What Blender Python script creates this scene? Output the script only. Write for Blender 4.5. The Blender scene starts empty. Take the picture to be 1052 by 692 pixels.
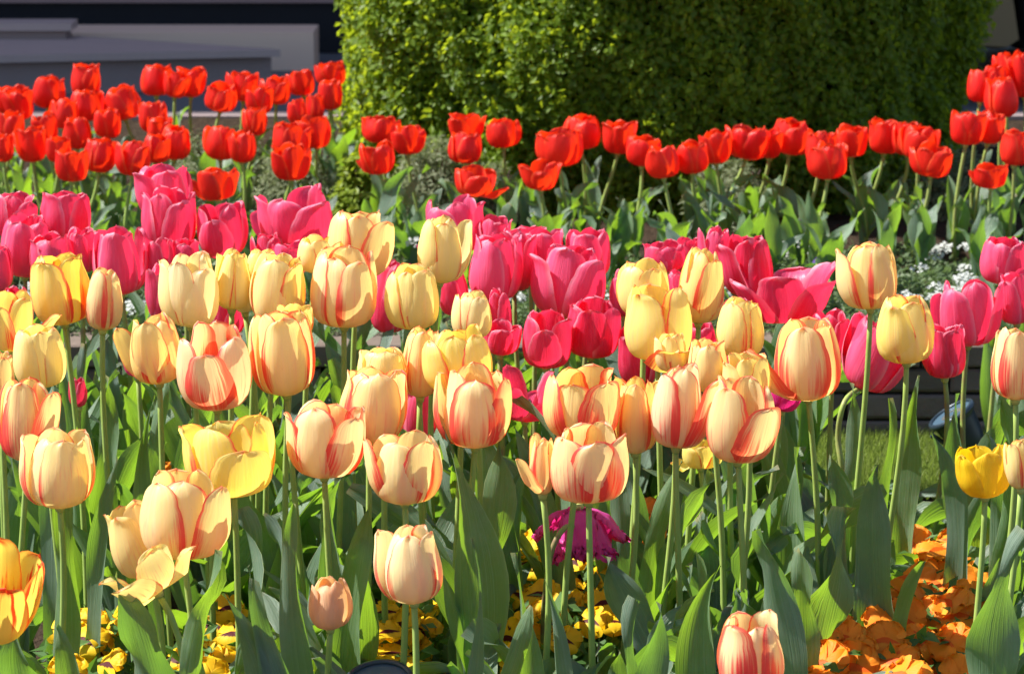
import bpy, math, random
import numpy as np
from mathutils import Vector, Matrix
R = math.radians
random.seed(7); rng = np.random.default_rng(11)
scene = bpy.context.scene
COL = scene.collection

# ------------------------------------------------------------------ camera, world, sun, exposure
F = 3000.0; HC = 1.09; PITCH = math.atan(636 / F)          # focal length in photo pixels, camera height, tilt down
cam_d = bpy.data.cameras.new('camera'); cam = bpy.data.objects.new('camera', cam_d); COL.objects.link(cam)
cam.location = (0, 0, HC); cam.rotation_euler = (R(90) - PITCH, 0, 0)
cam_d.sensor_width = 36; cam_d.lens = 36 * F / 1052; cam_d.clip_start = 0.05; cam_d.clip_end = 3000
cam_d.dof.use_dof = True; cam_d.dof.focus_distance = 3.0; cam_d.dof.aperture_fstop = 17.0
scene.camera = cam
SUN_EL, SUN_AZ = R(50), R(-81)                             # azimuth from +Y (view direction), negative = to the left
sd = Vector((math.sin(SUN_AZ) * math.cos(SUN_EL), math.cos(SUN_AZ) * math.cos(SUN_EL), math.sin(SUN_EL)))
w = bpy.data.worlds.new('World'); scene.world = w; w.use_nodes = True
sky = w.node_tree.nodes.new('ShaderNodeTexSky'); sky.sky_type = 'NISHITA'; sky.sun_disc = False
sky.sun_elevation = SUN_EL; sky.sun_rotation = SUN_AZ
bg = w.node_tree.nodes['Background']; bg.inputs[1].default_value = 0.076
w.node_tree.links.new(sky.outputs[0], bg.inputs[0])
sun_d = bpy.data.lights.new('sun', 'SUN'); sun_d.energy = 5.0; sun_d.angle = R(0.53); sun_d.color = (1, .965, .90)
sun = bpy.data.objects.new('sun', sun_d); COL.objects.link(sun); sun.rotation_euler = (-sd).to_track_quat('-Z', 'Y').to_euler()
vs = scene.view_settings; vs.view_transform = 'Standard'; vs.look = 'None'; vs.exposure = 1.12; vs.gamma = 1; vs.use_curve_mapping = False
scene.cycles.max_bounces = 8; scene.cycles.transmission_bounces = 6; scene.cycles.use_denoising = True

cp, sp = math.cos(PITCH), math.sin(PITCH)
def P(x, y, D):                                            # the point at distance D along +Y seen at photo position (x, y)
    a, b = (x - 526) / F, -(y - 346) / F
    dy, dz = cp + b * sp, -sp + b * cp
    return Vector((a * D / dy, D, HC + dz * D / dy))
def PZ(x, y, z):                                           # the point at height z seen there
    b = -(y - 346) / F; D = (z - HC) * (cp + b * sp) / (-sp + b * cp)
    return P(x, y, D)
def ppm(p): return F / (p.y * cp + (HC - p.z) * sp)         # pixels per metre

# ------------------------------------------------------------------ node helpers
class NT:
    def __init__(s, name):
        s.m = bpy.data.materials.new(name); s.m.use_nodes = True; s.t = s.m.node_tree; s.t.nodes.clear()
        s.out = s.t.nodes.new('ShaderNodeOutputMaterial')
    def n(s, typ, **kw):
        nd = s.t.nodes.new(typ)
        for k, v in kw.items(): setattr(nd, k, v)
        return nd
    def set(s, sock, v):
        if hasattr(v, 'is_output') or isinstance(v, bpy.types.NodeSocket): s.t.links.new(v, sock)
        elif v is not None: sock.default_value = v
    def math(s, op, a, b=None, c=None, clamp=False):
        nd = s.n('ShaderNodeMath', operation=op, use_clamp=clamp)
        for i, v in enumerate((a, b, c)):
            if v is not None: s.set(nd.inputs[i], v)
        return nd.outputs[0]
    def mix(s, f, a, b, typ='MIX'):
        nd = s.n('ShaderNodeMix', data_type='RGBA', blend_type=typ)
        s.set(nd.inputs[0], f); s.set(nd.inputs[6], c4(a)); s.set(nd.inputs[7], c4(b)); return nd.outputs[2]
    def smooth(s, v, lo, hi, a=0., b=1.):
        nd = s.n('ShaderNodeMapRange', interpolation_type='SMOOTHSTEP')
        for i, x in enumerate((v, lo, hi, a, b)): s.set(nd.inputs[i], x)
        return nd.outputs[0]
    def noise(s, vec, scale, detail=2., rough=.5, dist=0.):
        nd = s.n('ShaderNodeTexNoise')
        if vec is not None: s.set(nd.inputs['Vector'], vec)
        s.set(nd.inputs['Scale'], scale); s.set(nd.inputs['Detail'], detail); s.set(nd.inputs['Roughness'], rough); s.set(nd.inputs['Distortion'], dist)
        return nd.outputs[0]
    def vec(s, x, y, z):
        nd = s.n('ShaderNodeCombineXYZ')
        for i, v in enumerate((x, y, z)): s.set(nd.inputs[i], v)
        return nd.outputs[0]
    def uv(s):
        t = s.n('ShaderNodeTexCoord'); sep = s.n('ShaderNodeSeparateXYZ'); s.t.links.new(t.outputs['UV'], sep.inputs[0])
        return sep.outputs[0], sep.outputs[1]
    def obj(s):
        return s.n('ShaderNodeTexCoord').outputs['Object']
    def geo(s): return s.n('ShaderNodeNewGeometry')
    def info(s): return s.n('ShaderNodeObjectInfo')
    def bump(s, h, strength=.3, dist=.001):
        nd = s.n('ShaderNodeBump'); s.set(nd.inputs['Height'], h); s.set(nd.inputs['Strength'], strength); s.set(nd.inputs['Distance'], dist)
        return nd.outputs[0]
    def thin(s, col, tcol, tw, gloss=.06, rough=.4, nrm=None):  # thin tissue: reflects on one face, lets light through to the other
        pr = s.n('ShaderNodeBsdfPrincipled'); s.set(pr.inputs['Base Color'], c4(col)); s.set(pr.inputs['Roughness'], rough)
        s.set(pr.inputs['Specular IOR Level'], gloss)
        tr = s.n('ShaderNodeBsdfTranslucent'); s.set(tr.inputs[0], c4(tcol))
        if nrm is not None: s.set(pr.inputs['Normal'], nrm); s.set(tr.inputs['Normal'], nrm)
        mx = s.n('ShaderNodeMixShader'); s.set(mx.inputs[0], tw)
        s.t.links.new(pr.outputs[0], mx.inputs[1]); s.t.links.new(tr.outputs[0], mx.inputs[2]); s.t.links.new(mx.outputs[0], s.out.inputs[0])
        return s.m
    def solid(s, col, rough=.8, spec=.3, nrm=None, metal=0.):
        pr = s.n('ShaderNodeBsdfPrincipled'); s.set(pr.inputs['Base Color'], c4(col)); s.set(pr.inputs['Roughness'], rough)
        s.set(pr.inputs['Specular IOR Level'], spec); s.set(pr.inputs['Metallic'], metal)
        if nrm is not None: s.set(pr.inputs['Normal'], nrm)
        s.t.links.new(pr.outputs[0], s.out.inputs[0]); return s.m
def c4(c): return (*c, 1.) if isinstance(c, tuple) and len(c) == 3 else c

def streaks(k, across=26., along=1.6, detail=3.):
    u, v = k.uv(); rnd = k.info().outputs['Random']
    return k.noise(k.vec(k.math('MULTIPLY', u, across), k.math('MULTIPLY', v, along), k.math('MULTIPLY', rnd, 57.)), 1., detail, .6)

def mat_bicolor():                     # cream / yellow petals with crimson rims; object colour = (yellow, rim width, blush, age)
    k = NT('cream_petal'); u, v = k.uv(); inf = k.info()
    sep = k.n('ShaderNodeSeparateColor'); k.t.links.new(inf.outputs['Color'], sep.inputs[0])
    yel, rim, blush = sep.outputs[0], sep.outputs[1], sep.outputs[2]
    a = k.math('ABSOLUTE', k.math('SUBTRACT', k.math('MULTIPLY', u, 2.), 1.))
    n = streaks(k, 30., 1.3); n2 = streaks(k, 9., 2.2, 2.)
    low = k.math('MULTIPLY', k.smooth(v, .10, .30), k.smooth(v, .85, .38))
    wd = k.math('MULTIPLY', rim, k.math('ADD', .34, k.math('MULTIPLY', low, .58)))
    edge0 = k.math('SUBTRACT', 1.0, k.math('MULTIPLY', wd, 1.25))
    av = k.math('ADD', a, k.math('MULTIPLY', k.math('SUBTRACT', n, .5), k.math('MULTIPLY', wd, 2.4)))
    side = k.smooth(av, edge0, k.math('ADD', edge0, k.math('ADD', .03, k.math('MULTIPLY', wd, .95))))
    side = k.math('MULTIPLY', side, k.smooth(v, .06, .2))
    tip = k.math('MULTIPLY', k.smooth(k.math('ADD', v, k.math('MULTIPLY', n, .03)), .985, 1.02), .7)
    flame = k.math('MULTIPLY', k.math('MULTIPLY', k.smooth(n, .47, .70), k.smooth(n2, .38, .62)), k.math('MULTIPLY', k.smooth(v, .1, .35), k.smooth(v, .95, .55)))
    flame = k.math('MULTIPLY', flame, k.math('MULTIPLY', blush, 1.1))
    red = k.math('MINIMUM', k.math('MAXIMUM', k.math('MAXIMUM', side, tip), flame), 1.)
    base = k.mix(yel, (.95, .88, .54), (.94, .81, .16))
    base = k.mix(k.math('MULTIPLY', k.math('MULTIPLY', blush, .36), k.smooth(v, .80, .25)), base, (.88, .60, .52))
    base = k.mix(k.math('MULTIPLY', k.smooth(n, .35, .75), .22), base, (.96, .92, .76))
    base = k.mix(k.math('MULTIPLY', k.smooth(v, .16, .0), .6), base, (.62, .58, .30))
    redc = k.mix(n2, (.78, .010, .08), (.85, .04, .04))
    col = k.mix(k.math('MULTIPLY', red, .93), base, redc)
    tb = k.mix(yel, (1., .82, .38), (1., .77, .07))
    tb = k.mix(k.math('MULTIPLY', blush, .45), tb, (1., .50, .20))
    tcol = k.mix(k.math('MULTIPLY', red, .9), tb, (1., .12, .05))
    sp_ = k.smooth(k.noise(k.obj(), 420., 2., .5), .72, .78)
    col = k.mix(k.math('MULTIPLY', sp_, .35), col, (.55, .30, .15))
    return k.thin(col, tcol, .46, .40, .36, k.bump(k.math('ADD', n, k.math('MULTIPLY', n2, .6)), .42, .0010))

def mat_mono(name, a1, a2, t1, rimc, rimw, tw=.42, spec=.25, basec=None):
    k = NT(name); u, v = k.uv(); inf = k.info()
    sep = k.n('ShaderNodeSeparateColor'); k.t.links.new(inf.outputs['Color'], sep.inputs[0])
    a = k.math('ABSOLUTE', k.math('SUBTRACT', k.math('MULTIPLY', u, 2.), 1.))
    n = streaks(k, 30., 1.3); n2 = streaks(k, 5., 2., 2.)
    col = k.mix(k.smooth(k.math('ADD', k.math('MULTIPLY', sep.outputs[0], .6), k.math('MULTIPLY', n2, .7)), .25, .95), a1, a2)
    e = k.math('MULTIPLY', k.math('MAXIMUM', k.smooth(k.math('ADD', a, k.math('MULTIPLY', n, .12)), .8, 1.08), k.smooth(v, .93, 1.02)), rimw)
    col = k.mix(e, col, rimc)
    col = k.mix(k.math('MULTIPLY', k.smooth(n, .45, .8), .18), col, rimc)
    if basec: col = k.mix(k.math('MULTIPLY', k.smooth(v, .12, .0), .8), col, basec)
    return k.thin(col, t1, tw, spec, .36, k.bump(k.math('ADD', n, k.math('MULTIPLY', n2, .6)), .95, .0010))

M = {}
M['cream'] = mat_bicolor()
M['pink'] = mat_mono('pink_petal', (.68, .010, .055), (.90, .13, .29), (1., .035, .10), (.97, .48, .60), .75, .42, .45, (.8, .6, .4))
M['red'] = mat_mono('red_petal', (.72, .012, .016), (.86, .035, .022), (1., .05, .006), (.97, .18, .06), .6, .44, .38)
M['magenta'] = mat_mono('magenta_petal', (.68, .02, .26), (.80, .16, .56), (1., .03, .26), (.92, .06, .24), .5, .45, .3)
M['gold'] = mat_mono('golden_petal', (.92, .62, .015), (.94, .72, .05), (1., .68, .008), (.92, .62, .08), .5, .42, .3)
M['peach'] = mat_mono('peach_petal', (.92, .54, .30), (.95, .68, .44), (1., .58, .22), (.95, .55, .30), .5, .42, .3)
def mat_flame():
    k = NT('flamed_petal'); u, v = k.uv(); n = streaks(k, 7., 1.1, 3.); n1 = streaks(k, 26., 1.3)
    a = k.math('ABSOLUTE', k.math('SUBTRACT', k.math('MULTIPLY', u, 2.), 1.))
    e = k.smooth(k.math('ADD', a, k.math('MULTIPLY', n, .5)), 1.0, 1.25)
    e = k.math('MAXIMUM', e, k.smooth(k.math('ADD', v, k.math('MULTIPLY', n, .2)), .98, 1.12))
    f = k.math('MULTIPLY', k.smooth(n, .52, .62), k.smooth(v, .3, .5))
    m = k.math('MAXIMUM', e, f)
    return k.thin(k.mix(m, (.94, .76, .14), (.82, .05, .02)), k.mix(m, (1., .84, .12), (1., .07, .01)), .42, .25, .4, k.bump(n1, .5, .0006))
M['flamed'] = mat_flame()

def mat_leaf(name, a, b, t1, t2, tw=.34, spec=.42):
    k = NT(name); u, v = k.uv(); inf = k.info()
    sep = k.n('ShaderNodeSeparateColor'); k.t.links.new(inf.outputs['Color'], sep.inputs[0])
    n = streaks(k, 42., .8, 2.); big = k.noise(k.obj(), 22., 4., .6); sm = k.noise(k.obj(), 160., 3., .6)
    col = k.mix(sep.outputs[0], a, b)
    col = k.mix(k.math('MULTIPLY', k.smooth(big, .4, .75), .45), col, (.27, .35, .30))
    col = k.mix(k.math('MULTIPLY', k.smooth(n, .45, .75), .42), col, (.28, .37, .28))
    mid = k.smooth(k.math('ABSOLUTE', k.math('SUBTRACT', u, .5)), .025, .0)
    col = k.mix(k.math('MULTIPLY', mid, .35), col, (.30, .40, .22))
    e = k.smooth(k.math('ABSOLUTE', k.math('SUBTRACT', u, .5)), .482, .5)
    col = k.mix(k.math('MULTIPLY', e, .6), col, (.45, .50, .28))
    col = k.mix(k.math('MULTIPLY', k.smooth(sm, .66, .74), .35), col, (.25, .22, .10))
    col = k.mix(k.math('MULTIPLY', k.smooth(v, .965, 1.0), k.math('MULTIPLY', sep.outputs[1], .8)), col, (.42, .33, .14))
    tc = k.mix(sep.outputs[0], t1, t2)
    return k.thin(col, tc, tw, spec, k.math('ADD', .33, k.math('MULTIPLY', big, .2)), k.bump(n, 1., .0012))
M['leaf'] = mat_leaf('tulip_leaf', (.125, .180, .150), (.100, .180, .075), (.24, .48, .03), (.40, .68, .03), .38, .55)
def mat_stem():
    k = NT('tulip_stem'); inf = k.info(); n = k.noise(k.obj(), 60., 3.)
    col = k.mix(n, (.24, .35, .06), (.33, .43, .13))
    geo_z = k.n('ShaderNodeSeparateColor'); k.t.links.new(inf.outputs['Color'], geo_z.inputs[0])
    col = k.mix(k.math('MULTIPLY', geo_z.outputs[0], k.smooth(n, .25, .7)), col, (.22, .13, .08))
    return k.solid(col, .45, .25, k.bump(n, .3, .0008))
M['stem'] = mat_stem()
k = NT('pistil'); M['pistil'] = k.solid((.42, .46, .14), .6)
k = NT('anther'); M['anther'] = k.solid((.03, .012, .02), .7)

# ------------------------------------------------------------------ mesh helpers
def mesh_obj(name, verts, faces, mat, parent=None, uvs=None, smooth=True, matidx=None, color=None, loc=None):
    me = bpy.data.meshes.new(name)
    me.from_pydata([tuple(map(float, v)) for v in verts], [], [tuple(map(int, f)) for f in faces])
    mats = mat if isinstance(mat, (list, tuple)) else [mat]
    for m in mats: me.materials.append(m)
    if smooth: me.shade_smooth()
    if matidx is not None: me.polygons.foreach_set('material_index', np.asarray(matidx, dtype=np.int32))
    if uvs is not None:
        uvl = me.uv_layers.new(name='UVMap'); li = np.empty(len(me.loops), dtype=np.int32); me.loops.foreach_get('vertex_index', li)
        uvl.data.foreach_set('uv', np.asarray(uvs, dtype=np.float32)[li].ravel())
    o = bpy.data.objects.new(name, me); COL.objects.link(o)
    if parent is not None: o.parent = parent
    if color is not None: o.color = color
    if loc is not None: o.location = loc
    return o
def empty(name, loc, label=None, cat=None, group=None):
    o = bpy.data.objects.new(name, None); COL.objects.link(o); o.location = loc; o.empty_display_size = .02
    tag(o, label, cat, group); return o
def tag(o, label=None, cat=None, group=None, kind=None):
    for kk, vv in (('label', label), ('category', cat), ('group', group), ('kind', kind)):
        if vv: o[kk] = vv
    return o
def grid_faces(nu, nv, off=0):
    i, j = np.meshgrid(np.arange(nv - 1), np.arange(nu - 1), indexing='ij'); a = off + i * nu + j
    return np.stack([a, a + 1, a + nu + 1, a + nu], -1).reshape(-1, 4)
def box(x0, x1, y0, y1, z0, z1):
    v = [(x, y, z) for z in (z0, z1) for x, y in ((x0, y0), (x1, y0), (x1, y1), (x0, y1))]
    return v, [(0, 3, 2, 1), (4, 5, 6, 7), (0, 1, 5, 4), (1, 2, 6, 5), (2, 3, 7, 6), (3, 0, 4, 7)]
class MB:
    def __init__(s): s.v, s.f, s.m = [], [], []
    def add(s, v, f, m=0):
        o = len(s.v); s.v += [tuple(p) for p in v]; s.f += [tuple(i + o for i in q) for q in f]; s.m += [m] * len(f); return s
    def tube(s, pts, rad, seg=8, m=0, cap=True):
        v, f = tube(pts, rad, seg, cap); return s.add(v, f, m)
    def build(s, name, mat, parent=None, smooth=False, **kw):
        return mesh_obj(name, s.v, s.f, mat, parent, smooth=smooth, matidx=s.m, **kw)
def tube(pts, rad, seg=8, cap=True):
    pts = [Vector(p) for p in pts]; n = len(pts); rad = [rad] * n if not hasattr(rad, '__len__') else rad
    v, f = [], []; prev = None
    for i, p in enumerate(pts):
        t = (pts[min(i + 1, n - 1)] - pts[max(i - 1, 0)]).normalized()
        a = prev if prev is not None else (Vector((1, 0, 0)) if abs(t.x) < .9 else Vector((0, 1, 0)))
        a = (a - t * a.dot(t)).normalized(); b = t.cross(a); prev = a
        for j in range(seg):
            q = 2 * math.pi * j / seg; v.append(p + (a * math.cos(q) + b * math.sin(q)) * rad[i])
    for i in range(n - 1):
        for j in range(seg): f.append((i * seg + j, i * seg + (j + 1) % seg, (i + 1) * seg + (j + 1) % seg, (i + 1) * seg + j))
    if cap: f.append(tuple(range(seg))[::-1]); f.append(tuple((n - 1) * seg + j for j in range(seg)))
    return v, f
def bez(p0, p1, p2, p3, n):
    return [((1 - t) ** 3) * p0 + 3 * t * (1 - t) ** 2 * p1 + 3 * t * t * (1 - t) * p2 + t ** 3 * p3 for t in [i_ / (n - 1) for i_ in range(n)]]

# ------------------------------------------------------------------ tulip parts
KV = np.array([0, .07, .17, .30, .45, .60, .75, .88, 1.0])
PR_C = np.array([.10, .42, .74, .93, 1.0, .97, .86, .72, .56])
PR_O = np.array([.10, .44, .74, .90, 1.0, 1.06, 1.10, 1.13, 1.16])
PZ_ = np.array([0, .015, .075, .20, .36, .53, .70, .86, 1.0])
SW = np.array([.42, .62, .82, .96, 1.0, .97, .84, .56, .0])
def cr(xs, ys, x):                                          # smooth interpolation through the table
    m = np.gradient(ys, xs); i = np.clip(np.searchsorted(xs, x) - 1, 0, len(xs) - 2); h = xs[i + 1] - xs[i]; t = (x - xs[i]) / h
    return (2*t**3-3*t**2+1)*ys[i] + (t**3-2*t**2+t)*h*m[i] + (-2*t**3+3*t**2)*ys[i+1] + (t**3-t**2)*h*m[i+1]

def petal(H, Rd, opn, phi, inner, tilt, wide, nu, nv, ruffle=1., r=None, fringe=0., curl=0.):
    r = r or random
    t = np.linspace(0, 1, nv); v = 1 - (1 - t) ** 1.35
    u = np.linspace(-1, 1, nu); V, U = np.meshgrid(v, u, indexing='ij')
    rr = cr(KV, PR_C * (1 - opn) + PR_O * opn, v)[:, None]; zz = cr(KV, PZ_, v)[:, None]
    s = np.clip(cr(KV, SW, v), 0, 2)
    top = v > .80; s[top] = np.sqrt(np.clip(1 - ((v[top] - .80) / .20) ** 2, 0, 1)) ** .92 * .79 * (1 + .0 * v[top]) if True else s[top]
    s = np.where(v <= .80, s * np.interp(v, [0, .6, .80], [1, 1, .79 / max(.01, float(cr(KV, SW, np.array([.80]))[0]))]), s)
    s = s[:, None]
    A = wide * s / np.maximum(rr, .55) ** .55
    asym = r.uniform(-.05, .05)
    ang = U * A + asym * V
    rad = rr * np.ones_like(U)
    rad = rad * (1 - .10 * U ** 2 * (V < 2)) if not inner else rad * (.90 - .03 * U ** 2)
    p1, p2, p3 = r.uniform(0, 6.3), r.uniform(0, 6.3), r.uniform(0, 6.3)
    rad += ruffle * (.022 * np.sin(3.1 * U + p1) * V ** 2 + .022 * np.sin(7 * V + p2) * np.abs(U) ** 3 + .012 * np.sin(9 * U + 5 * V + p3) * V ** 3)
    rad -= .035 * np.exp(-(U / .10) ** 2) * np.clip(V - .15, 0, 1)
    rad += curl * np.clip(V - .7, 0, 1) ** 2 * 4 + r.uniform(-1.1, 1.0) * np.clip(V - .84, 0, 1) ** 2 * 6
    z = zz + ruffle * (.015 * np.sin(5 * U + p2) * V ** 3) + .012 * np.exp(-(U / .14) ** 2) * V ** 8
    if fringe:
        fr = rng.uniform(-1, 1, U.shape); e = np.clip(np.maximum(np.abs(U), V) - .72, 0, 1) * 3.5
        rad += fringe * fr * e * .10; z += fringe * rng.uniform(-1, 1, U.shape) * e * .09
        rad += fringe * .09 * np.sin(11 * U + 6 * V + p3) * V ** 2
    # petal in its own frame, centred on +X
    X = rad * Rd * np.cos(ang); Y = rad * Rd * np.sin(ang); Z = z * H
    c, sn = math.cos(tilt), math.sin(tilt); x0 = .15 * Rd
    k = np.clip(V * 2.2, 0, 1)                              # bends near the base, then straight
    Xr = x0 + (X - x0) * c + Z * sn; Zr = -(X - x0) * sn + Z * c
    X = X * (1 - k) + Xr * k; Z = Z * (1 - k) + Zr * k
    cph, sph = math.cos(phi), math.sin(phi)
    pts = np.stack([X * cph - Y * sph, X * sph + Y * cph, Z], -1).reshape(-1, 3)
    uv = np.stack([(U + 1) / 2, V], -1).reshape(-1, 2)
    return pts, grid_faces(nu, nv), uv

def bloom(parent, base, axis, H, W, mat, opn=.3, rot=None, tilts=None, color=(.3, .4, .2, 1), res=(13, 17), ruffle=1., wide=R(54), fringe=0., jitter=4., curl=0., name='bloom', stamen=False):
    Rd = W / 2 * 1.01; rot = random.uniform(0, 2.1) if rot is None else rot
    b = MB()
    pr = H * .09
    b.tube([(0, 0, -.006), (0, 0, 0), (0, 0, H * .03)], [.0038, .0042 + Rd * .06, Rd * .12], 8)
    b.tube([(0, 0, H * .02), (0, 0, H * .30), (0, 0, H * .34)], [.0035, .004, .0055], 8)
    for i in range(6):
        q = i * R(60) + .3; d = Vector((math.cos(q), math.sin(q), 0))
        b.tube([d * .004 + Vector((0, 0, H * .04)), d * Rd * .32 + Vector((0, 0, H * .2))], .0008, 4)
        b.tube([d * Rd * .32 + Vector((0, 0, H * .2)), d * Rd * .38 + Vector((0, 0, H * .38))], [.002, .0014], 5, m=1)
    o = b.build(name, [M['pistil'], M['anther']], parent, smooth=True)
    o.location = base - parent.location
    o.rotation_euler = axis.to_track_quat('Z', 'Y').to_euler()
    for i in range(6):
        inner = i % 2; ti = R(random.gauss(1.0 if not inner else -.5, jitter)) if tilts is None or tilts[i] is None else R(tilts[i])
        if tilts is None or tilts[i] is None: ti = max(min(ti, R(12)), R(-5))
        hh = H * random.uniform(.93, 1.02) * (1.02 if inner else 1)
        pts, f, uv = petal(hh, Rd * (.97 if not inner else .93), min(1.2, max(0, opn + random.uniform(-.1, .1))), rot + i * R(60) + random.uniform(-.09, .09), inner, ti,
                           wide * random.uniform(.92, 1.06), res[0], res[1], ruffle, fringe=fringe, curl=curl)
        c = color
        cc = (min(1, max(0, c[0] + random.uniform(-.12, .12))), max(0, c[1] * random.uniform(.4, 1.7)), max(0, c[2] * random.uniform(.3, 1.5)), 1)
        mesh_obj('petal', pts, f, mat, o, uv, color=cc)
    return o

def leaf_mesh(p0, p1, p2, p3, Wd, nrm_az, fold=.5, wave=.12, twist=.5, nv=18, nu=7, clasp=.35):
    """blade along a bezier; nrm_az: compass direction the inner face looks to"""
    c = bez(p0, p1, p2, p3, nv); pts = []; uv = []
    nin = Vector((math.cos(nrm_az), math.sin(nrm_az), .25)).normalized(); ph = random.uniform(0, 6.3); ph2 = random.uniform(0, 6.3); kf = random.uniform(7, 13)
    for i, p in enumerate(c):
        s = i / (nv - 1); t = (c[min(i + 1, nv - 1)] - c[max(i - 1, 0)]).normalized()
        n = Matrix.Rotation(twist * (s - .3), 3, t) @ nin; n = (n - t * n.dot(t)).normalized(); side = t.cross(n)
        wv = Wd / 2 * min(1, clasp + (1 - clasp) * math.sin(min(1, s / .42) * math.pi / 2)) * (1 if s < .42 else (max(0., 1 - ((s - .42) / .58) ** 1.8)) ** .98)
        fo = fold * (1.5 - 1.1 * s) + (1.1 if s < .12 else 0) * (1 - s / .12 if s < .12 else 0)
        for j in range(nu):
            u = -1 + 2 * j / (nu - 1); a = fo * abs(u)
            q = p + side * (u * wv * math.cos(a * .9)) + n * (abs(u) ** 1.3 * wv * math.sin(a))
            q += n * (wave * Wd * .8 * math.sin(kf * s + (ph if u > 0 else ph2)) * abs(u) ** 2 * min(1, s * 3)) + side * (u * wave * Wd * .22 * math.sin(kf * 1.3 * s + ph2) * abs(u))
            pts.append(q); uv.append((.5 + u / 2, s))
    return pts, grid_faces(nu, nv), uv

ZONES = [(932,1005,545,625), (858,985,625,692), (70,120,630,692), (396,442,610,692), (538,640,570,665), (552,638,510,585), (638,664,514,562),
         (143,167,474,492), (203,242,612,652), (850,1000,445,500), (962,1004,398,465), (178,237,672,692), (100,180,515,620), (0,50,555,665), (640,700,505,540), (360,418,672,692)]
def px_of(p):
    d = p - Vector((0, 0, HC)); zc = d.y * cp - d.z * sp; return 526 + F * d.x / zc, 346 - F * (d.y * sp + d.z * cp) / zc, p.y
def blocks(pts, org, Wd):
    for q in pts:
        w_ = q + org; X, Y, D = px_of(w_); m = Wd * 380
        if D < 4.3:
            for q0 in SUNPTS:
                if (w_ - q0).cross(sd).length < .035 + Wd * .4 and (w_ - q0).dot(sd) > 0: return True
            for a, b, c, d in ZONES:
                if a - m < X < b + m and c < Y < d and (D < 3.15 or Y < 520): return True
    return False
SUNPTS = [PZ(x_, y_, .13) for x_, y_ in ((970, 570), (970, 610), (920, 650), (880, 670), (960, 670), (95, 660), (418, 650), (560, 635), (610, 605), (597, 560), (650, 540), (220, 635), (210, 685))]
def add_leaf(root, tip=None, az=None, L=.26, Wd=.045, base=None, bend=.35, col=None, fold=None, wave=None, twist=None, face=None, res=(7, 18), tries=0):
    o0 = root.location; b = Vector(base) - o0 if base is not None else Vector((random.uniform(-.006, .006), random.uniform(-.006, .006), random.uniform(.0, .03)))
    if tip is not None:
        t = tip - o0; d = t - b; h = Vector((d.x, d.y, 0)); az = math.atan2(h.y, h.x) if h.length > .01 else random.uniform(0, 6.3); Lh = d.length
        p3 = t
        out = Vector((math.cos(az), math.sin(az), 0)); p1 = b + Vector((random.uniform(-.1, .1) * Lh, 0, Lh * .38)) + h * .08; p2 = b + d * .64 + Vector((random.uniform(-.13, .13) * Lh, 0, Lh * .12)) - out * Lh * .02
    else:
        out = Vector((math.cos(az), math.sin(az), 0)); sideb = Vector((-out.y, out.x, 0)) * random.uniform(-.12, .12) * L
        reach = L * bend; up = math.sqrt(max(.01, 1 - bend ** 2)) * L * .97
        p1 = b + Vector((0, 0, up * .40)) + out * reach * .10; p2 = b + Vector((0, 0, up * .80)) + out * reach * .40 + sideb; p3 = b + Vector((0, 0, up)) + out * reach + sideb * 1.6
        if bend > .6: p3.z = b.z + up * .85
        if tries < 8 and blocks(bez(b, p1, p2, p3, 8), o0, Wd):
            if tries == 7: return None
            return add_leaf(root, None, random.uniform(0, 6.3), L * random.uniform(.8, 1), Wd, base, random.uniform(.1, .8), col, fold, wave, twist, face, res, tries + 1)
    nz = (face if face is not None else az + math.pi)       # inner face looks back at the stem
    pts, f, uv = leaf_mesh(b, p1, p2, p3, Wd, nz, random.uniform(.25, .75) if fold is None else fold, random.uniform(.12, .42) if wave is None else wave,
                           random.uniform(-.9, .9) if twist is None else twist, nu=res[0], nv=res[1])
    return mesh_obj('leaf', pts, f, M['leaf'], root, uv, color=(random.random() if col is None else col, random.random(), 0, 1))

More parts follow.
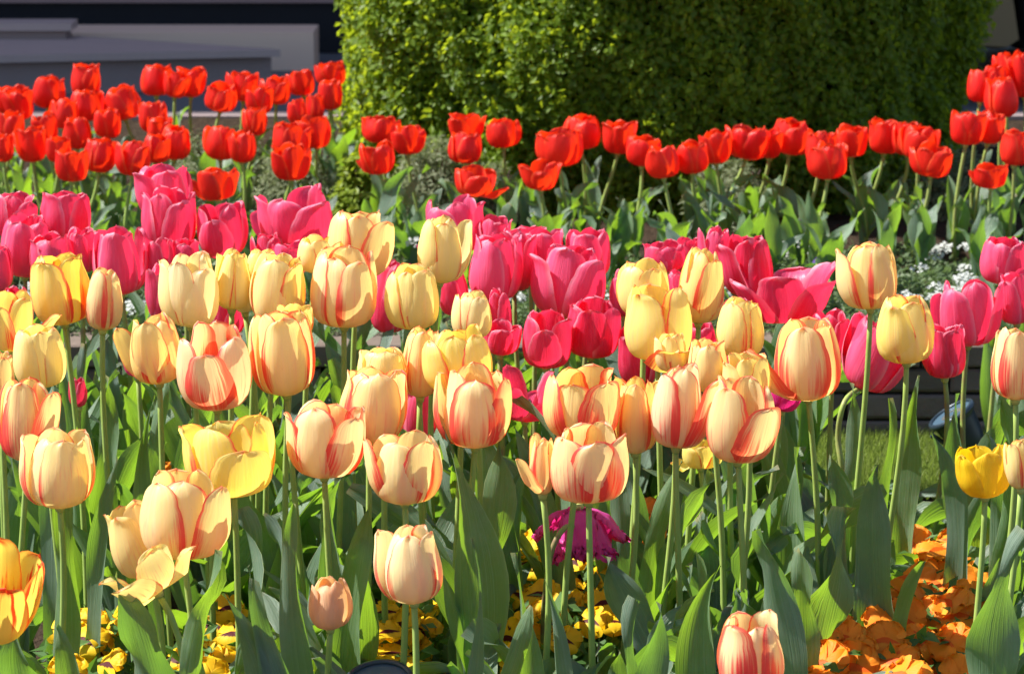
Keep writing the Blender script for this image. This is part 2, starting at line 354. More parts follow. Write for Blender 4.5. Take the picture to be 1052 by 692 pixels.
PLANTS = []
def plant_tulip(name, cx, cy, wpx, hpx, D, mat, label, group, ground=0., opn=.3, color=(.3, .4, .2, 1), lean=0., stem_tint=0., nleaf=3,
                tilts=None, res=(13, 17), axis=None, stem_pts=None, leafL=(.21, .335), leafW=(.028, .060), rot=None, ruffle=1., srad=.0031, fringe=0., curl=0., jitter=4., tilt=None, cat='tulip'):
    c = P(cx, cy, D); k = ppm(c); H = hpx / k; W = wpx / k
    pit = math.atan2(HC - c.z, c.y)
    H = max(.4 * H, (H - W * .55 * math.sin(pit)) / math.cos(pit) ) * 1.05
    ax = Vector(axis).normalized() if axis else Vector((random.uniform(-.09, .09) + lean * .25, random.uniform(-.08, .04), 1)).normalized()
    base = c - ax * H * .5
    gx = base.x - lean * .12 + random.uniform(-.02, .02); gy = base.y + random.uniform(-.01, .03)
    root = empty(name, Vector((gx, gy, ground)), label, cat, group)
    g = Vector((gx, gy, ground)) - root.location; top = base - root.location; hgt = top.z
    if stem_pts: pts = [P(*q) - root.location for q in stem_pts]; pts = [g] + pts + [top]; cv = catmull(pts, 6)
    else:
        sw = Vector((random.uniform(-.012, .012), random.uniform(-.01, .01), 0))
        cv = bez(g, g + Vector((0, 0, hgt * .4)) + sw, top - ax * hgt * .35 + sw, top, 12)
    v, f = tube(cv, [srad * (1.25 - .3 * i / (len(cv) - 1)) for i in range(len(cv))], 8)
    mesh_obj('stem', v, f, M['stem'], root, color=(stem_tint, 0, 0, 1))
    bloom(root, base, ax, H, W, mat, opn, rot, tilts, color, res, ruffle, fringe=fringe, curl=curl, jitter=jitter)
    a0 = random.uniform(0, 6.3)
    for i in range(nleaf):
        add_leaf(root, az=a0 + i * 2.3 + random.uniform(-.4, .4), L=random.uniform(*leafL) * (1 - .12 * i), Wd=random.uniform(*leafW), bend=random.uniform(.12, .7),
                 res=(7, 16) if res[0] > 10 else (5, 10))
    PLANTS.append(root); return root
def catmull(p, n):
    out = []; p = [p[0]] + p + [p[-1]]
    for i in range(1, len(p) - 2):
        for j in range(n):
            t = j / n; out.append(.5 * ((2 * p[i]) + (p[i+1] - p[i-1]) * t + (2*p[i-1] - 5*p[i] + 4*p[i+1] - p[i+2]) * t*t + (3*p[i] - p[i-1] - 3*p[i+1] + p[i+2]) * t**3))
    out.append(p[-1]); return out

# ------------------------------------------------------------------ ground, lawn, wall, paving, buildings
def mat_soil(name, a, b):
    k = NT(name); n = k.noise(k.obj(), 30., 6., .7); n2 = k.noise(k.obj(), 140., 4., .7)
    return k.solid(k.mix(n, a, b), .95, .1, k.bump(k.math('ADD', n, k.math('MULTIPLY', n2, .5)), 1., .02))
M['soil'] = mat_soil('soil', (.028, .018, .012), (.085, .058, .038))
M['turf'] = mat_soil('turf_soil', (.03, .06, .012), (.07, .12, .03))
def mat_slab(name, a, b, rough=.75):
    k = NT(name); n = k.noise(k.obj(), 5., 5., .6); n2 = k.noise(k.obj(), 90., 3., .6)
    return k.solid(k.mix(k.math('ADD', k.math('MULTIPLY', n, .6), k.math('MULTIPLY', n2, .4)), a, b), rough, .3, k.bump(n2, .3, .002))
M['pave'] = mat_slab('paving', (.10, .10, .115), (.17, .17, .19))
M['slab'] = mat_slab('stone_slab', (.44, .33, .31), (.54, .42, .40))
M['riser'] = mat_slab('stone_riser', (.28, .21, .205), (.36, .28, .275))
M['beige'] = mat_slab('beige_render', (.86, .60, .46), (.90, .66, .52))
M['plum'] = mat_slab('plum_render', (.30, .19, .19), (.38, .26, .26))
M['black'] = mat_slab('shadow_gap_black', (.010, .010, .014), (.020, .020, .026))  # near-black colour stands in for the shadow gap under the building wall

tag(mesh_obj('ground', [(-600, -200, -.004), (600, -200, -.004), (600, 1500, -.004), (-600, 1500, -.004)], [(0, 1, 2, 3)], M['pave'], smooth=False), kind='structure')
def sheet(name, x0, x1, y0, y1, z, mat, n=90, amp=.012):
    xs = np.linspace(x0, x1, n); ys = np.linspace(y0, y1, n); Y, X = np.meshgrid(ys, xs, indexing='ij')
    Z = z + rng.uniform(-amp, amp, X.shape) * (1 if amp else 0)
    return tag(mesh_obj(name, np.stack([X, Y, Z], -1).reshape(-1, 3), grid_faces(n, n), mat), kind='structure')
sheet('flower_bed_soil', -2.4, 2.4, 1.2, 4.0, .012, M['soil'])
sheet('lawn', -2.4, 2.4, 4.0, 4.34, .012, M['turf'], 40, .002)
WD0, WD1, ZB = 4.34, 4.43, .15
sheet('raised_bed_soil', -2.4, 2.4, WD1, 7.0, ZB - .01, M['soil'], 120, .010)
tag(mesh_obj('kerb', *box(-2.45, 2.45, 7.0, 7.08, 0, ZB), M['riser'], smooth=False), kind='structure')

# lawn grass blades
def scatter_quads(name, centers, dirs, length, width, mat, lean=None, tri=True, **kw):
    pass
nb = 30000
bx = rng.uniform(-.2, .95, nb); by = rng.uniform(3.98, 4.335, nb); hh = rng.uniform(.012, .028, nb); an = rng.uniform(0, 6.28, nb)
wd = .0013; dx, dy = np.cos(an) * wd, np.sin(an) * wd; lx, ly = rng.normal(0, .008, nb), rng.normal(0, .008, nb)
V = np.stack([np.stack([bx - dx, by - dy, np.full(nb, .012)], -1), np.stack([bx + dx, by + dy, np.full(nb, .012)], -1), np.stack([bx + lx, by + ly, .012 + hh], -1)], 1).reshape(-1, 3)
k = NT('grass_blade'); n = k.noise(k.obj(), 12., 3.); M['grass'] = k.thin(k.mix(n, (.08, .13, .025), (.20, .23, .06)), (.30, .42, .06), .4, .2, .5)
tag(mesh_obj('grass', V, np.arange(nb * 3).reshape(-1, 3), M['grass'], smooth=False), 'short mown grass strip in front of the low stone wall', 'grass', kind='stuff')

# low wall of small basalt blocks with a lighter coping
def mat_block():
    k = NT('basalt_block'); n = k.noise(k.obj(), 26., 5., .65); r = k.n('ShaderNodeNewGeometry').outputs['Random Per Island']
    return k.solid(k.mix(k.math('MULTIPLY', k.math('ADD', n, r), .5), (.06, .047, .042), (.22, .17, .15)), .85, .3, k.bump(n, .8, .006))
M['block'] = mat_block()
k = NT('coping'); n = k.noise(k.obj(), 20., 5., .65); M['coping'] = k.solid(k.mix(n, (.09, .07, .055), (.20, .15, .12)), .85, .3, k.bump(n, .8, .004))
k = NT('mortar'); M['mortar'] = k.solid((.02, .017, .016), .9)
wall = empty('stone_wall', (0, WD0, 0), 'low wall of small dark blocks edging the raised red tulip bed', 'wall')
b = MB(); b.add(*box(-2.4, 2.4, WD0 + .012, WD1, -.02, ZB - .035)); o = b.build('wall_core', [M['mortar']], wall); o.location = (0, -WD0, 0)
b = MB()
def bevel_block(x0, x1, y0, y1, z0, z1, bv=.004):
    j = lambda: random.uniform(-.0015, .0015)
    fr = [(x0 + bv, z0 + bv), (x1 - bv, z0 + bv), (x1 - bv, z1 - bv), (x0 + bv, z1 - bv)]; bk = [(x0, z0), (x1, z0), (x1, z1), (x0, z1)]
    v = [(x + j(), y0 + j(), z + j()) for x, z in fr] + [(x, y0 + bv, z) for x, z in bk] + [(x, y1, z) for x, z in bk]
    f = [(0, 1, 2, 3)] + [(i, i + 4, (i + 1) % 4 + 4, (i + 1) % 4) for i in range(4)] + [(i + 4, i + 8, (i + 1) % 4 + 8, (i + 1) % 4 + 4) for i in range(4)] + [(11, 10, 9, 8)]
    return v, f
z = 0.
for row in range(3):
    hgt = .0365; x = -2.4 + (row % 2) * .07
    while x < 2.38:
        wv = random.uniform(.075, .125); b.add(*bevel_block(x, min(x + wv, 2.4), WD0 + random.uniform(0, .004), WD0 + .02, z, z + hgt)); x += wv + .007
    z += hgt + .005
o = b.build('block_courses', [M['block']], wall); o.location = (0, -WD0, 0)
b = MB(); x = -2.4
while x < 2.38:
    wv = random.uniform(.17, .22); b.add(*bevel_block(x, x + wv, WD0 - .008, WD1 - .002, z, z + .034, .003)); x += wv + .004
o = b.build('coping', [M['coping']], wall); o.location = (0, -WD0, 0)

# paving steps in the shade of the added side block, upper left
def prism(poly, z0, z1):
    n = len(poly); v = [(p.x, p.y, z0) for p in poly] + [(p.x, p.y, z1) for p in poly]
    return v, [tuple(range(n))[::-1], tuple(range(n, 2 * n))] + [(i, (i + 1) % n, n + (i + 1) % n, n + i) for i in range(n)]
sA = [PZ(-420, 66, .12), PZ(288, 51, .12), PZ(60, 36, .12), PZ(-420, 33, .12)]
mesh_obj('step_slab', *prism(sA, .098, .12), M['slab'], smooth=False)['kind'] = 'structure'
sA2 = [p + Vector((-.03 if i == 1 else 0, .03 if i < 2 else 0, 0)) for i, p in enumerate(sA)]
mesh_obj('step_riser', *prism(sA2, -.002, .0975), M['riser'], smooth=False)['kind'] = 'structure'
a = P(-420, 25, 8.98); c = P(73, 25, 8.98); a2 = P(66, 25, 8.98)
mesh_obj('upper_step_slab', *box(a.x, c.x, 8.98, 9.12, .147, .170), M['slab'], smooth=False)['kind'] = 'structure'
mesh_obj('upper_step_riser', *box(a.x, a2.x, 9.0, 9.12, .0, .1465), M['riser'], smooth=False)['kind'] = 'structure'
c = P(322, 40, 9.2)
mesh_obj('step_panel', *box(-3.5, c.x, 9.2, 9.45, -.002, .118), M['beige'], smooth=False)['kind'] = 'structure'
bld = empty('building', (0, 9.7, 0), 'dark plum building above a shadow gap painted black, behind the red tulips', 'building')
b = MB(); b.add(*box(-9, .9, 0, .3, -.002, .165)); b.build('shadow_gap', [M['black']], bld)  # box painted black in place of the shadow below the wall
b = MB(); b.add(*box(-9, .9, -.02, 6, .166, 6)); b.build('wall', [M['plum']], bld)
shade_block = empty('added_shade_block', (-5.2, 12.8, 0), 'unseen plum block added out of view to shade the stone steps', 'building')  # block added outside the frame only to cast shade on the steps
b = MB(); b.add(*box(-6, 0, -4.6, -3.15, -.002, 9)); b.build('wall', [M['plum']], shade_block)

# parked car behind the hedge, only its sill and the front of a wheel arch show
def build_car():
    x0, yf = .955, 8.3
    car = empty('parked_car', (x0 + .9, yf + .8, 0), 'beige car parked behind the hedge, wheel arch just showing', 'car')
    k = NT('car_paint'); pm = k.solid((.20, .145, .075), .35, .5)
    k = NT('tyre_rubber'); ty = k.solid((.012, .012, .014), .8)
    k = NT('alloy'); al = k.solid((.45, .48, .58), .3, .5, metal=.7)
    k = NT('car_glass'); gl = k.solid((.02, .025, .03), .08, .6)
    k = NT('car_trim'); bt = k.solid((.012, .012, .012), .7)
    def side(y):    # side outline with two arches
        out = [(0, .19), (.02, .62), (.10, .78), (.95, .90), (1.45, 1.34), (1.9, 1.44), (3.0, 1.43), (3.5, 1.25), (3.95, .92), (4.2, .85), (4.25, .5), (4.2, .17)]
        for cx in (3.42, .80):
            out += [(cx + .36 * math.cos(R(t)), .31 + .36 * math.sin(R(t))) for t in range(-20, 201, 20)]
        out += [(.43, .165)]
        return out
    o = side(0); n = len(o); b = MB(); v = []; f = []
    lay = [(0.05, .97), (0, 1.), (1.66, 1.), (1.71, .97)]
    cx_, cz_ = 2.1, .7
    for y, s in [(0.04, .985), (0, 1.), (1.7, 1.), (1.66, .985)]:
        pass
    for y, s in [(0., .985), (.03, 1.), (1.67, 1.), (1.70, .985)]:
        for (x, z) in o:
            tuck = .16 * max(0, (z - .9)) / .5
            yy = y + (tuck if y < .8 else -tuck); v.append((cx_ + (x - cx_) * s - .9, yy - .8, cz_ + (z - cz_) * s))
    for l in range(3):
        for i in range(n): f.append((l * n + i, l * n + (i + 1) % n, (l + 1) * n + (i + 1) % n, (l + 1) * n + i))
    f.append(tuple(range(n))[::-1]); f.append(tuple(range(3 * n, 4 * n)))
    b.add(v, f); body = b.build('body', [pm], car)
    b = MB(); b.add(*box(.3 - .9, 4.1 - .9, -.62, .72, .18, .34)); b.build('underbody', [bt], car)
    for yy in (.0,):
        for xs in ([(1.30, .95), (1.62, 1.30), (2.25, 1.34), (2.25, .95)], [(2.32, .95), (2.32, 1.34), (3.0, 1.33), (3.5, .97)]):
            g = [(x - .9, -.8 + .16 * max(0, z - .9) / .5 - .004, z) for x, z in xs]
            mesh_obj('side_window', g + [(x, y + .003, z) for x, y, z in g], [(0, 1, 2, 3), (7, 6, 5, 4), (0, 4, 5, 1), (1, 5, 6, 2), (2, 6, 7, 3), (3, 7, 4, 0)], gl, car, smooth=False)
    for cx in (.80, 3.42):
        for y in (-.79, .62):
            b = MB(); prof = [(.18, 0), (.29, -.005), (.315, .03), (.315, .16), (.29, .19), (.18, .19)]
            vv = [(r_ * math.cos(t), y + d, .315 + r_ * math.sin(t)) for t in np.linspace(0, 2 * math.pi, 33)[:-1] for r_, d in prof]
            ff = [(i * 6 + j, i * 6 + j + 1, ((i + 1) % 32) * 6 + j + 1, ((i + 1) % 32) * 6 + j) for i in range(32) for j in range(5)]
            wh = mesh_obj('wheel', vv, ff, ty, car); wh.location = (cx - .9, 0, 0)
            b = MB(); b.tube([(0, y + .02, .315), (0, y + .15, .315)], [.185, .185], 32)
            for q in range(5):
                t = q * R(72); b.tube([(0, y + .005, .315), (.175 * math.cos(t), y + .012, .315 + .175 * math.sin(t))], [.03, .022], 6)
            b.build('rim', [al], wh)
    b = MB(); b.add(*box(-.9 - .02, -.9 + .25, -.6, .6, .22, .40)); b.build('bumper', [bt], car)
    for s in (-1, 1):
        b = MB(); b.tube([(-.89, s * .55, .66), (-.80, s * .58, .68)], [.07, .09], 12); b.build('headlight', [gl], car)
build_car()

# ------------------------------------------------------------------ clipped hedge
def leaf_cloud(pts, nrm, size, rgen, aspect=.55, spread=.9, fold=True):
    """small two-quad leaves at pts, facing about nrm"""
    n = len(pts); d = nrm + rgen.normal(0, spread, (n, 3)); d /= np.linalg.norm(d, axis=1)[:, None]
    t = rgen.normal(0, 1, (n, 3)); t -= d * (t * d).sum(1)[:, None]; t /= np.linalg.norm(t, axis=1)[:, None]; s = np.cross(d, t)
    L = size * rgen.uniform(.6, 1.25, n)[:, None]; Wd = L * aspect * .5
    a = pts; m1 = pts + t * L * .5; e = pts + t * L
    v = np.stack([a, m1 + s * Wd + d * Wd * .35, e, m1 - s * Wd + d * Wd * .35], 1).reshape(-1, 3)
    i = np.arange(n)[:, None] * 4
    f = np.concatenate([i + np.array([[0, 1, 2]]), i + np.array([[0, 2, 3]])])
    return v, f
def mat_foliage(name, a, b, t1, tw=.38, scale=9., isl=True):
    k = NT(name); n = k.noise(k.obj(), scale, 4., .6); r = k.geo().outputs['Random Per Island']
    col = k.mix(k.math('ADD', k.math('MULTIPLY', n, .5), k.math('MULTIPLY', r, .5)), a, b)
    return k.thin(col, t1, tw, .25, .5)
M['hedge'] = mat_foliage('hedge_leaf', (.011, .046, .005), (.18, .27, .016), (.62, .76, .03), .38)
HX, HY, HR, HTOP = .297, 6.15, .645, 1.25
def lump(th, z):
    return .018 * np.sin(5 * th + 3 * z) + .014 * np.sin(11 * th - 7 * z + 1) + .012 * np.sin(17 * z + 3 * th) + .010 * np.sin(23 * th + 19 * z)
n = 150000
th = np.concatenate([rng.uniform(-math.pi, 0, int(n * .85)), rng.uniform(0, math.pi, n - int(n * .85))])   # most on the camera side
z = ZB + (rng.uniform(0, 1, n) ** 1.35) * (HTOP - ZB)
prof = HR * (.955 + .045 * np.clip((z - ZB) / .35, 0, 1) ** .6 + .02 * np.sin((z - ZB) * 2.4)) * np.where(z > 1.0, np.sqrt(np.clip(1 - ((z - 1.0) / .27) ** 2, 0.02, 1)), 1)
dep = np.abs(rng.normal(0, .032, n)) ; cl = .5 + .5 * np.sin(th * 34 + 3 * np.sin(z * 21)) * np.sin(z * 43 + 4 * np.sin(th * 9))
rad = prof + lump(th, z) + .022 * cl - dep + rng.normal(0, .004, n)
pts = np.stack([rad * np.cos(th), rad * np.sin(th), z], -1); nr = np.stack([np.cos(th), np.sin(th), np.full(n, .45)], -1)
v, f = leaf_cloud(pts, nr, .0175, rng, .66, .62)
hedge = empty('clipped_shrub', (HX, HY, 0), 'large round clipped evergreen, sunlit yellow green on the left and dark on the right', 'hedge')
mesh_obj('foliage', v, f, M['hedge'], hedge, smooth=False)
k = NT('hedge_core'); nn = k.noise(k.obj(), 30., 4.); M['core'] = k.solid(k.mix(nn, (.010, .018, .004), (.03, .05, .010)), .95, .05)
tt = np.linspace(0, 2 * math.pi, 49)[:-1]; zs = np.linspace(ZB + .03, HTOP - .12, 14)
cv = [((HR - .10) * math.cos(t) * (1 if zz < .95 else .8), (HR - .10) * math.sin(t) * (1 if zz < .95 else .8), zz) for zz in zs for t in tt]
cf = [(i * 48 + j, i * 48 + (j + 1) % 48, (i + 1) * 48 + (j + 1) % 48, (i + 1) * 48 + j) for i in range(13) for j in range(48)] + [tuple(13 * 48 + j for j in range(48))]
mesh_obj('dark_core', cv, cf, M['core'], hedge)  # solid shell, its dark colour stands in for shade inside the hedge
b = MB(); b.tube([(0, 0, ZB - .05), (0, 0, .5)], [.06, .05], 10); k = NT('bark'); M['bark'] = k.solid((.10, .07, .05), .9); b.build('trunk', [M['bark']], hedge)

# grey feathery shrubs at the foot of the hedge
M['grey'] = mat_foliage('grey_foliage', (.12, .15, .07), (.26, .29, .17), (.30, .36, .14), .35, 20.)
M['yew'] = mat_foliage('yellow_green_foliage', (.10, .18, .015), (.24, .30, .03), (.45, .55, .04), .38, 20.)
def small_shrub(x, y, D, rx, hz, mat, label, n=7000, size=.016, asp=.22):
    g = P(x, y, D); z0 = ZB; root = empty('garden_shrub', (g.x, g.y, z0), label, 'shrub', 'small shrubs around the clipped hedge')
    d = rng.normal(0, 1, (n, 3)); d /= np.linalg.norm(d, axis=1)[:, None]; d[:, 2] = np.abs(d[:, 2])
    r_ = rng.uniform(.5, 1.05, n)[:, None] * (1 + .15 * np.sin(d[:, :1] * 9) * np.cos(d[:, 2:] * 8))
    pts = d * r_ * np.array([rx, rx, hz]); v, f = leaf_cloud(pts, d + np.array([0, 0, .8]), size, rng, asp, .5)
    mesh_obj('foliage', v, f, mat, root, smooth=False)
    b = MB()
    for i in range(9):
        q = random.uniform(0, 6.3); b.tube([(0, 0, -.02), (rx * .4 * math.cos(q), rx * .4 * math.sin(q), hz * .5), (rx * .7 * math.cos(q), rx * .7 * math.sin(q), hz * .85)], [.005, .003, .0015], 5)
    b.build('branches', [M['bark']], root)
small_shrub(447, 200, 5.44, .085, .165, M['grey'], 'grey feathery shrub at the lit foot of the hedge', 9000)
small_shrub(752, 200, 5.40, .085, .13, M['grey'], 'pale feathery shrub at the dark foot of the hedge', 5000)
small_shrub(235, 210, 5.75, .15, .14, M['grey'], 'wide grey green shrub left of the hedge under red tulips', 9000)
small_shrub(310, 210, 5.55, .10, .13, M['grey'], 'grey green shrub just left of the hedge', 7000)
small_shrub(372, 220, 5.45, .05, .13, M['yew'], 'small yellow green shrub at the left foot of the hedge', 4000, .018, .5)
small_shrub(505, 205, 5.50, .07, .11, M['grey'], 'low grey shrub below the open red tulip', 4000)
small_shrub(985, 190, 5.60, .09, .12, M['grey'], 'grey shrub at the right foot of the hedge', 5000)

# alyssum ground cover in the front of the raised bed
def alyssum():
    n = 2600; xs = rng.uniform(-1.1, 1.1, n); ys = rng.uniform(WD1 + .0, 4.95, n); V, Fc, mi = [], [], []
    pts = []; nr = []
    m = 52000; px = rng.uniform(-1.15, 1.15, m); py = rng.uniform(WD1 - .03, 5.05, m); hz = .028 + .022 * np.sin(px * 19 + 2) * np.sin(py * 23) + .012 * np.sin(px * 47)
    pz = ZB + np.clip(hz, .008, 1) * rng.uniform(.2, 1., m)
    v, f = leaf_cloud(np.stack([px, py, pz], -1), np.tile([0, 0, 1.], (m, 1)), .014, rng, .4, .7)
    mesh = tag(mesh_obj('ground_cover', v, f, M['grey2'], smooth=False), 'low grey green ground cover behind the stone wall', 'ground cover', kind='stuff')
    cl = 520; cx = rng.uniform(-1.1, 1.1, cl); cy = rng.uniform(WD1 - .02, 4.95, cl) ; pp = []
    for x, y in zip(cx, cy):
        if math.sin(x * 7 + y * 3) + math.sin(x * 17 - y * 9) < .1: continue
        h = ZB + .03 + .022 * math.sin(x * 19 + 2) * math.sin(y * 23) + .02; q = rng.normal(0, 1, (34, 3)); q /= np.linalg.norm(q, axis=1)[:, None]; q[:, 2] = np.abs(q[:, 2])
        pp.append(np.array([x, y, h]) + q * np.array([.015, .015, .010]))
    pp = np.concatenate(pp); v, f = leaf_cloud(pp, np.tile([0, -.4, 1.], (len(pp), 1)), .0065, rng, .9, .35)
    tag(mesh_obj('alyssum', v, f, M['white'], smooth=False), 'tiny white alyssum flowers spilling over the wall', 'flowers', kind='stuff')
M['grey2'] = mat_foliage('alyssum_leaf', (.07, .12, .05), (.15, .20, .10), (.22, .34, .10), .3, 20.)
k = NT('alyssum_petal'); M['white'] = k.thin((.55, .57, .54), (.6, .6, .5), .25, .1, .6)
alyssum()

# ------------------------------------------------------------------ blooms as measured in the photograph: cx, cy, width, height
RED = [  # left clump in rows, middle row along the hedge, right clump
 (88,84,33,36),(160,84,35,33),(196,86,31,31),(181,88,25,28),(227,101,36,31),(250,90,32,32),(49,96,34,34),(126,107,41,36),(88,110,38,34),(20,108,31,34),
 (12,131,29,34),(33,150,31,37),(3,153,22,30),(79,138,31,34),(66,118,30,32),(47,133,28,32),(157,121,29,34),(163,134,25,28),(180,148,35,36),(160,154,30,31),
 (227,148,37,36),(249,152,28,34),(262,126,26,30),(102,161,37,36),(61,155,26,28),(74,171,35,35),(138,164,35,38),(284,94,31,30),(311,86,27,28),(340,77,30,26),
 (339,99,28,31),(306,116,21,27),(324,112,20,28),(267,104,26,30),(297,145,39,38),(324,137,34,35),(299,168,36,38),(391,134,39,30),(419,145,30,31),(388,163,36,36),
 (478,131,36,28),(478,153,36,34),(516,138,36,31),(575,153,50,40),(598,137,44,36),(636,142,33,36),(661,156,37,34),(681,167,37,36),(711,163,35,34),(735,152,30,36),
 (769,147,44,38),(556,181,36,32),(222,190,40,36),(488,188,40,32),(813,142,44,38),(790,147,26,35),(843,153,32,36),(851,166,42,40),(875,147,34,32),(909,142,36,36),
 (932,144,30,35),(945,148,38,36),(958,166,42,35),(994,133,36,36),(1017,132,32,35),(1007,90,30,34),(1030,102,36,42),(1035,74,32,36),(1052,78,30,48),(1022,84,26,32),
 (1043,154,34,36),(1018,182,34,26),(112,128,28,32),(8,104,26,30),(205,116,0,0)]
RED = [t for t in RED if t[2] > 0]
PINK = [  # cx, cy, w, h, open, tint, label, extras
 (169,197,60,54,.5,.75,'pink tulip behind and above the tall rounded one, petals parted, under the red clump',{}),
 (174,228,58,64,.25,.55,'tall rounded pink tulip right in front of the parted one below the red clump',{}),
 (227,237,52,56,.2,.5,'closed pink tulip directly below the small orange red tulip',{'tilts':[None,None,None,None,18,None]}),
 (67,222,57,50,.45,.5,'broad pink tulip highest above the round yellow bloom near the left edge',{}),
 (14,222,48,46,.4,.5,'pink tulip partly cut off behind the pale edged one at the left edge',{}),
 (27,253,54,64,.3,.8,'light edged pink tulip standing upright near the left edge',{}),
 (52,264,46,46,.3,.7,'pink tulip peeking out behind the round yellow bloom',{}),
 (122,269,56,68,.2,.6,'large egg shaped pink tulip above the narrow yellow one',{}),
 (85,257,34,46,.3,.6,'narrow pink tulip squeezed beside the large egg shaped pink one',{}),
 (-2,276,34,46,.3,.7,'pink tulip sliced by the left edge above the folded yellow petals',{}),
 (163,268,32,48,.3,.4,'shaded pink tulip between the large egg shaped one and the rounded one',{}),
 (168,300,38,60,.1,.6,'slim pink tulip leaning against the cream tulip with two red seams',{}),
 (190,263,32,34,.4,.4,'low pink tulip behind the top of the cream tulip with two red seams',{}),
 (14,322,34,56,.3,.1,'dark magenta pink tulip behind the folded yellow petals at the left',{}),
 (232,325,40,40,.4,.1,'deep red pink tulip in the gap behind two cream blooms',{}),
 (303,225,76,62,.55,.75,'widest pink tulip, full and ruffled, left of the hedge foot',{'tilts':[12,None,None,38,None,None],'ruffle':1.8}),
 (275,258,32,36,.3,.3,'small deep pink tulip beneath the left side of the ruffled one',{}),
 (298,266,40,34,.5,.8,'pale pink tulip top just under the ruffled one',{}),
 (400,306,46,72,.2,.4,'tall deep pink tulip between two cream blooms above the left grass gap',{}),
 (466,232,60,58,.4,.7,'pink tulip behind the lone upright cream one, one petal sticking out left',{'tilts':[None,None,70,None,None,None],'rot':.9}),
 (507,276,58,68,.25,.8,'large smooth pink tulip right of the lone upright cream one',{}),
 (508,240,34,34,.3,.6,'small pink tulip top above the large smooth one',{}),
 (466,302,34,44,.3,.4,'shaded pink tulip under the lone upright cream one',{}),
 (512,322,28,50,.2,.5,'narrow pink tulip beside the short cream one, catching the sun',{}),
 (585,290,76,74,.4,.75,'large pink tulip with a tall stem at the very centre of the pink band',{'ruffle':1.4}),
 (556,262,50,54,.4,.6,'pink tulip behind the left shoulder of the large central one',{}),
 (606,260,46,52,.4,.6,'pink tulip behind the right shoulder of the large central one',{}),
 (530,268,42,62,.3,.5,'pink tulip tucked behind the smooth one and the central one',{}),
 (546,250,40,34,.4,.7,'small pink top rising between the smooth one and the central one',{}),
 (562,350,54,58,.5,.3,'low red pink tulip to the left of the two central stems',{'tilts':[None,25,None,None,None,None]}),
 (609,338,58,60,.3,.2,'dark rose tulip in shade right of the two central stems',{}),
 (682,264,42,32,.5,.6,'pink tulip tops above the yellow cluster right of centre',{}),
 (708,262,32,34,.3,.6,'small rounded pink tulip beside the tall curled one',{}),
 (734,262,30,54,.2,.8,'tall narrow pink tulip with a curled tip above the orange cream bloom',{}),
 (770,273,54,64,.4,.25,'deep red pink tulip behind the widest open pink one',{'ruffle':1.5}),
 (808,298,76,68,1.0,.45,'widest open pink tulip with flaring pointed petals before the leaves',{'curl':.25,'ruffle':1.4,'tilts':[14,None,20,None,18,None]}),
 (995,322,62,68,.4,.7,'big pink tulip with scalloped top on a tall stem near the right edge',{'tilts':[None,None,None,None,30,None]}),
 (1030,268,48,48,.3,.7,'pink tulip highest up at the right edge',{}),
 (1044,306,42,54,.4,.8,'pale pink tulip behind the scalloped one at the right edge',{}),
 (855,345,40,52,.3,.3,'red pink tulip hidden behind the yellow tulip with a side petal',{}),
 (900,366,66,74,.6,.6,'pink tulip drooping on a bent stem, tinged mauve on its left',{'axis':(.38,-.15,1),'stem_pts':[(868,500,3.38),(861,450,3.38),(868,412,3.38)],'curl':.2,'ruffle':1.6}),
 (805,402,36,42,.3,.0,'dark magenta wilting tulip low behind the front cream bloom',{}),
 (970,362,48,54,.4,.3,'small red pink tulip in front of the dark wall blocks',{'curl':.25}),
 (642,302,36,46,.3,.4,'rose tulip peeking out behind the spread yellow petals',{}),
 (655,366,42,62,.1,.3,'slim dark pink tulip hanging below the spread yellow petals',{}),
 (716,350,40,36,.4,.3,'red pink tulip in the gap below the orange cream bloom',{}),
 (740,372,34,50,.3,.4,'deep pink tulip between the pale yellow one and its neighbour',{}),
 (428,425,46,60,.3,.5,'low pink tulip showing between two stems left of centre',{}),
 (537,405,44,56,.9,.5,'fallen pink tulip with one petal curled over beside the red rimmed cream one',{'curl':.5,'tilts':[40,10,50,None,None,20]}),
 (515,348,38,34,.6,.3,'crumpled pink tulip low behind the pair of yellow blooms',{'curl':.3}),
 (142,366,32,42,.2,.0,'magenta tulip behind the yellow tulip with the pulled back petal',{}),
 (80,403,20,30,.2,.3,'small pink tulip low among leaves below the pale yellow one',{}),
 (758,330,40,46,.3,.3,'deep pink tulip behind the small pale yellow one right of centre',{}),
 (700,300,36,44,.3,.4,'rose tulip glimpsed between the yellow cluster and orange cream bloom',{}),
]
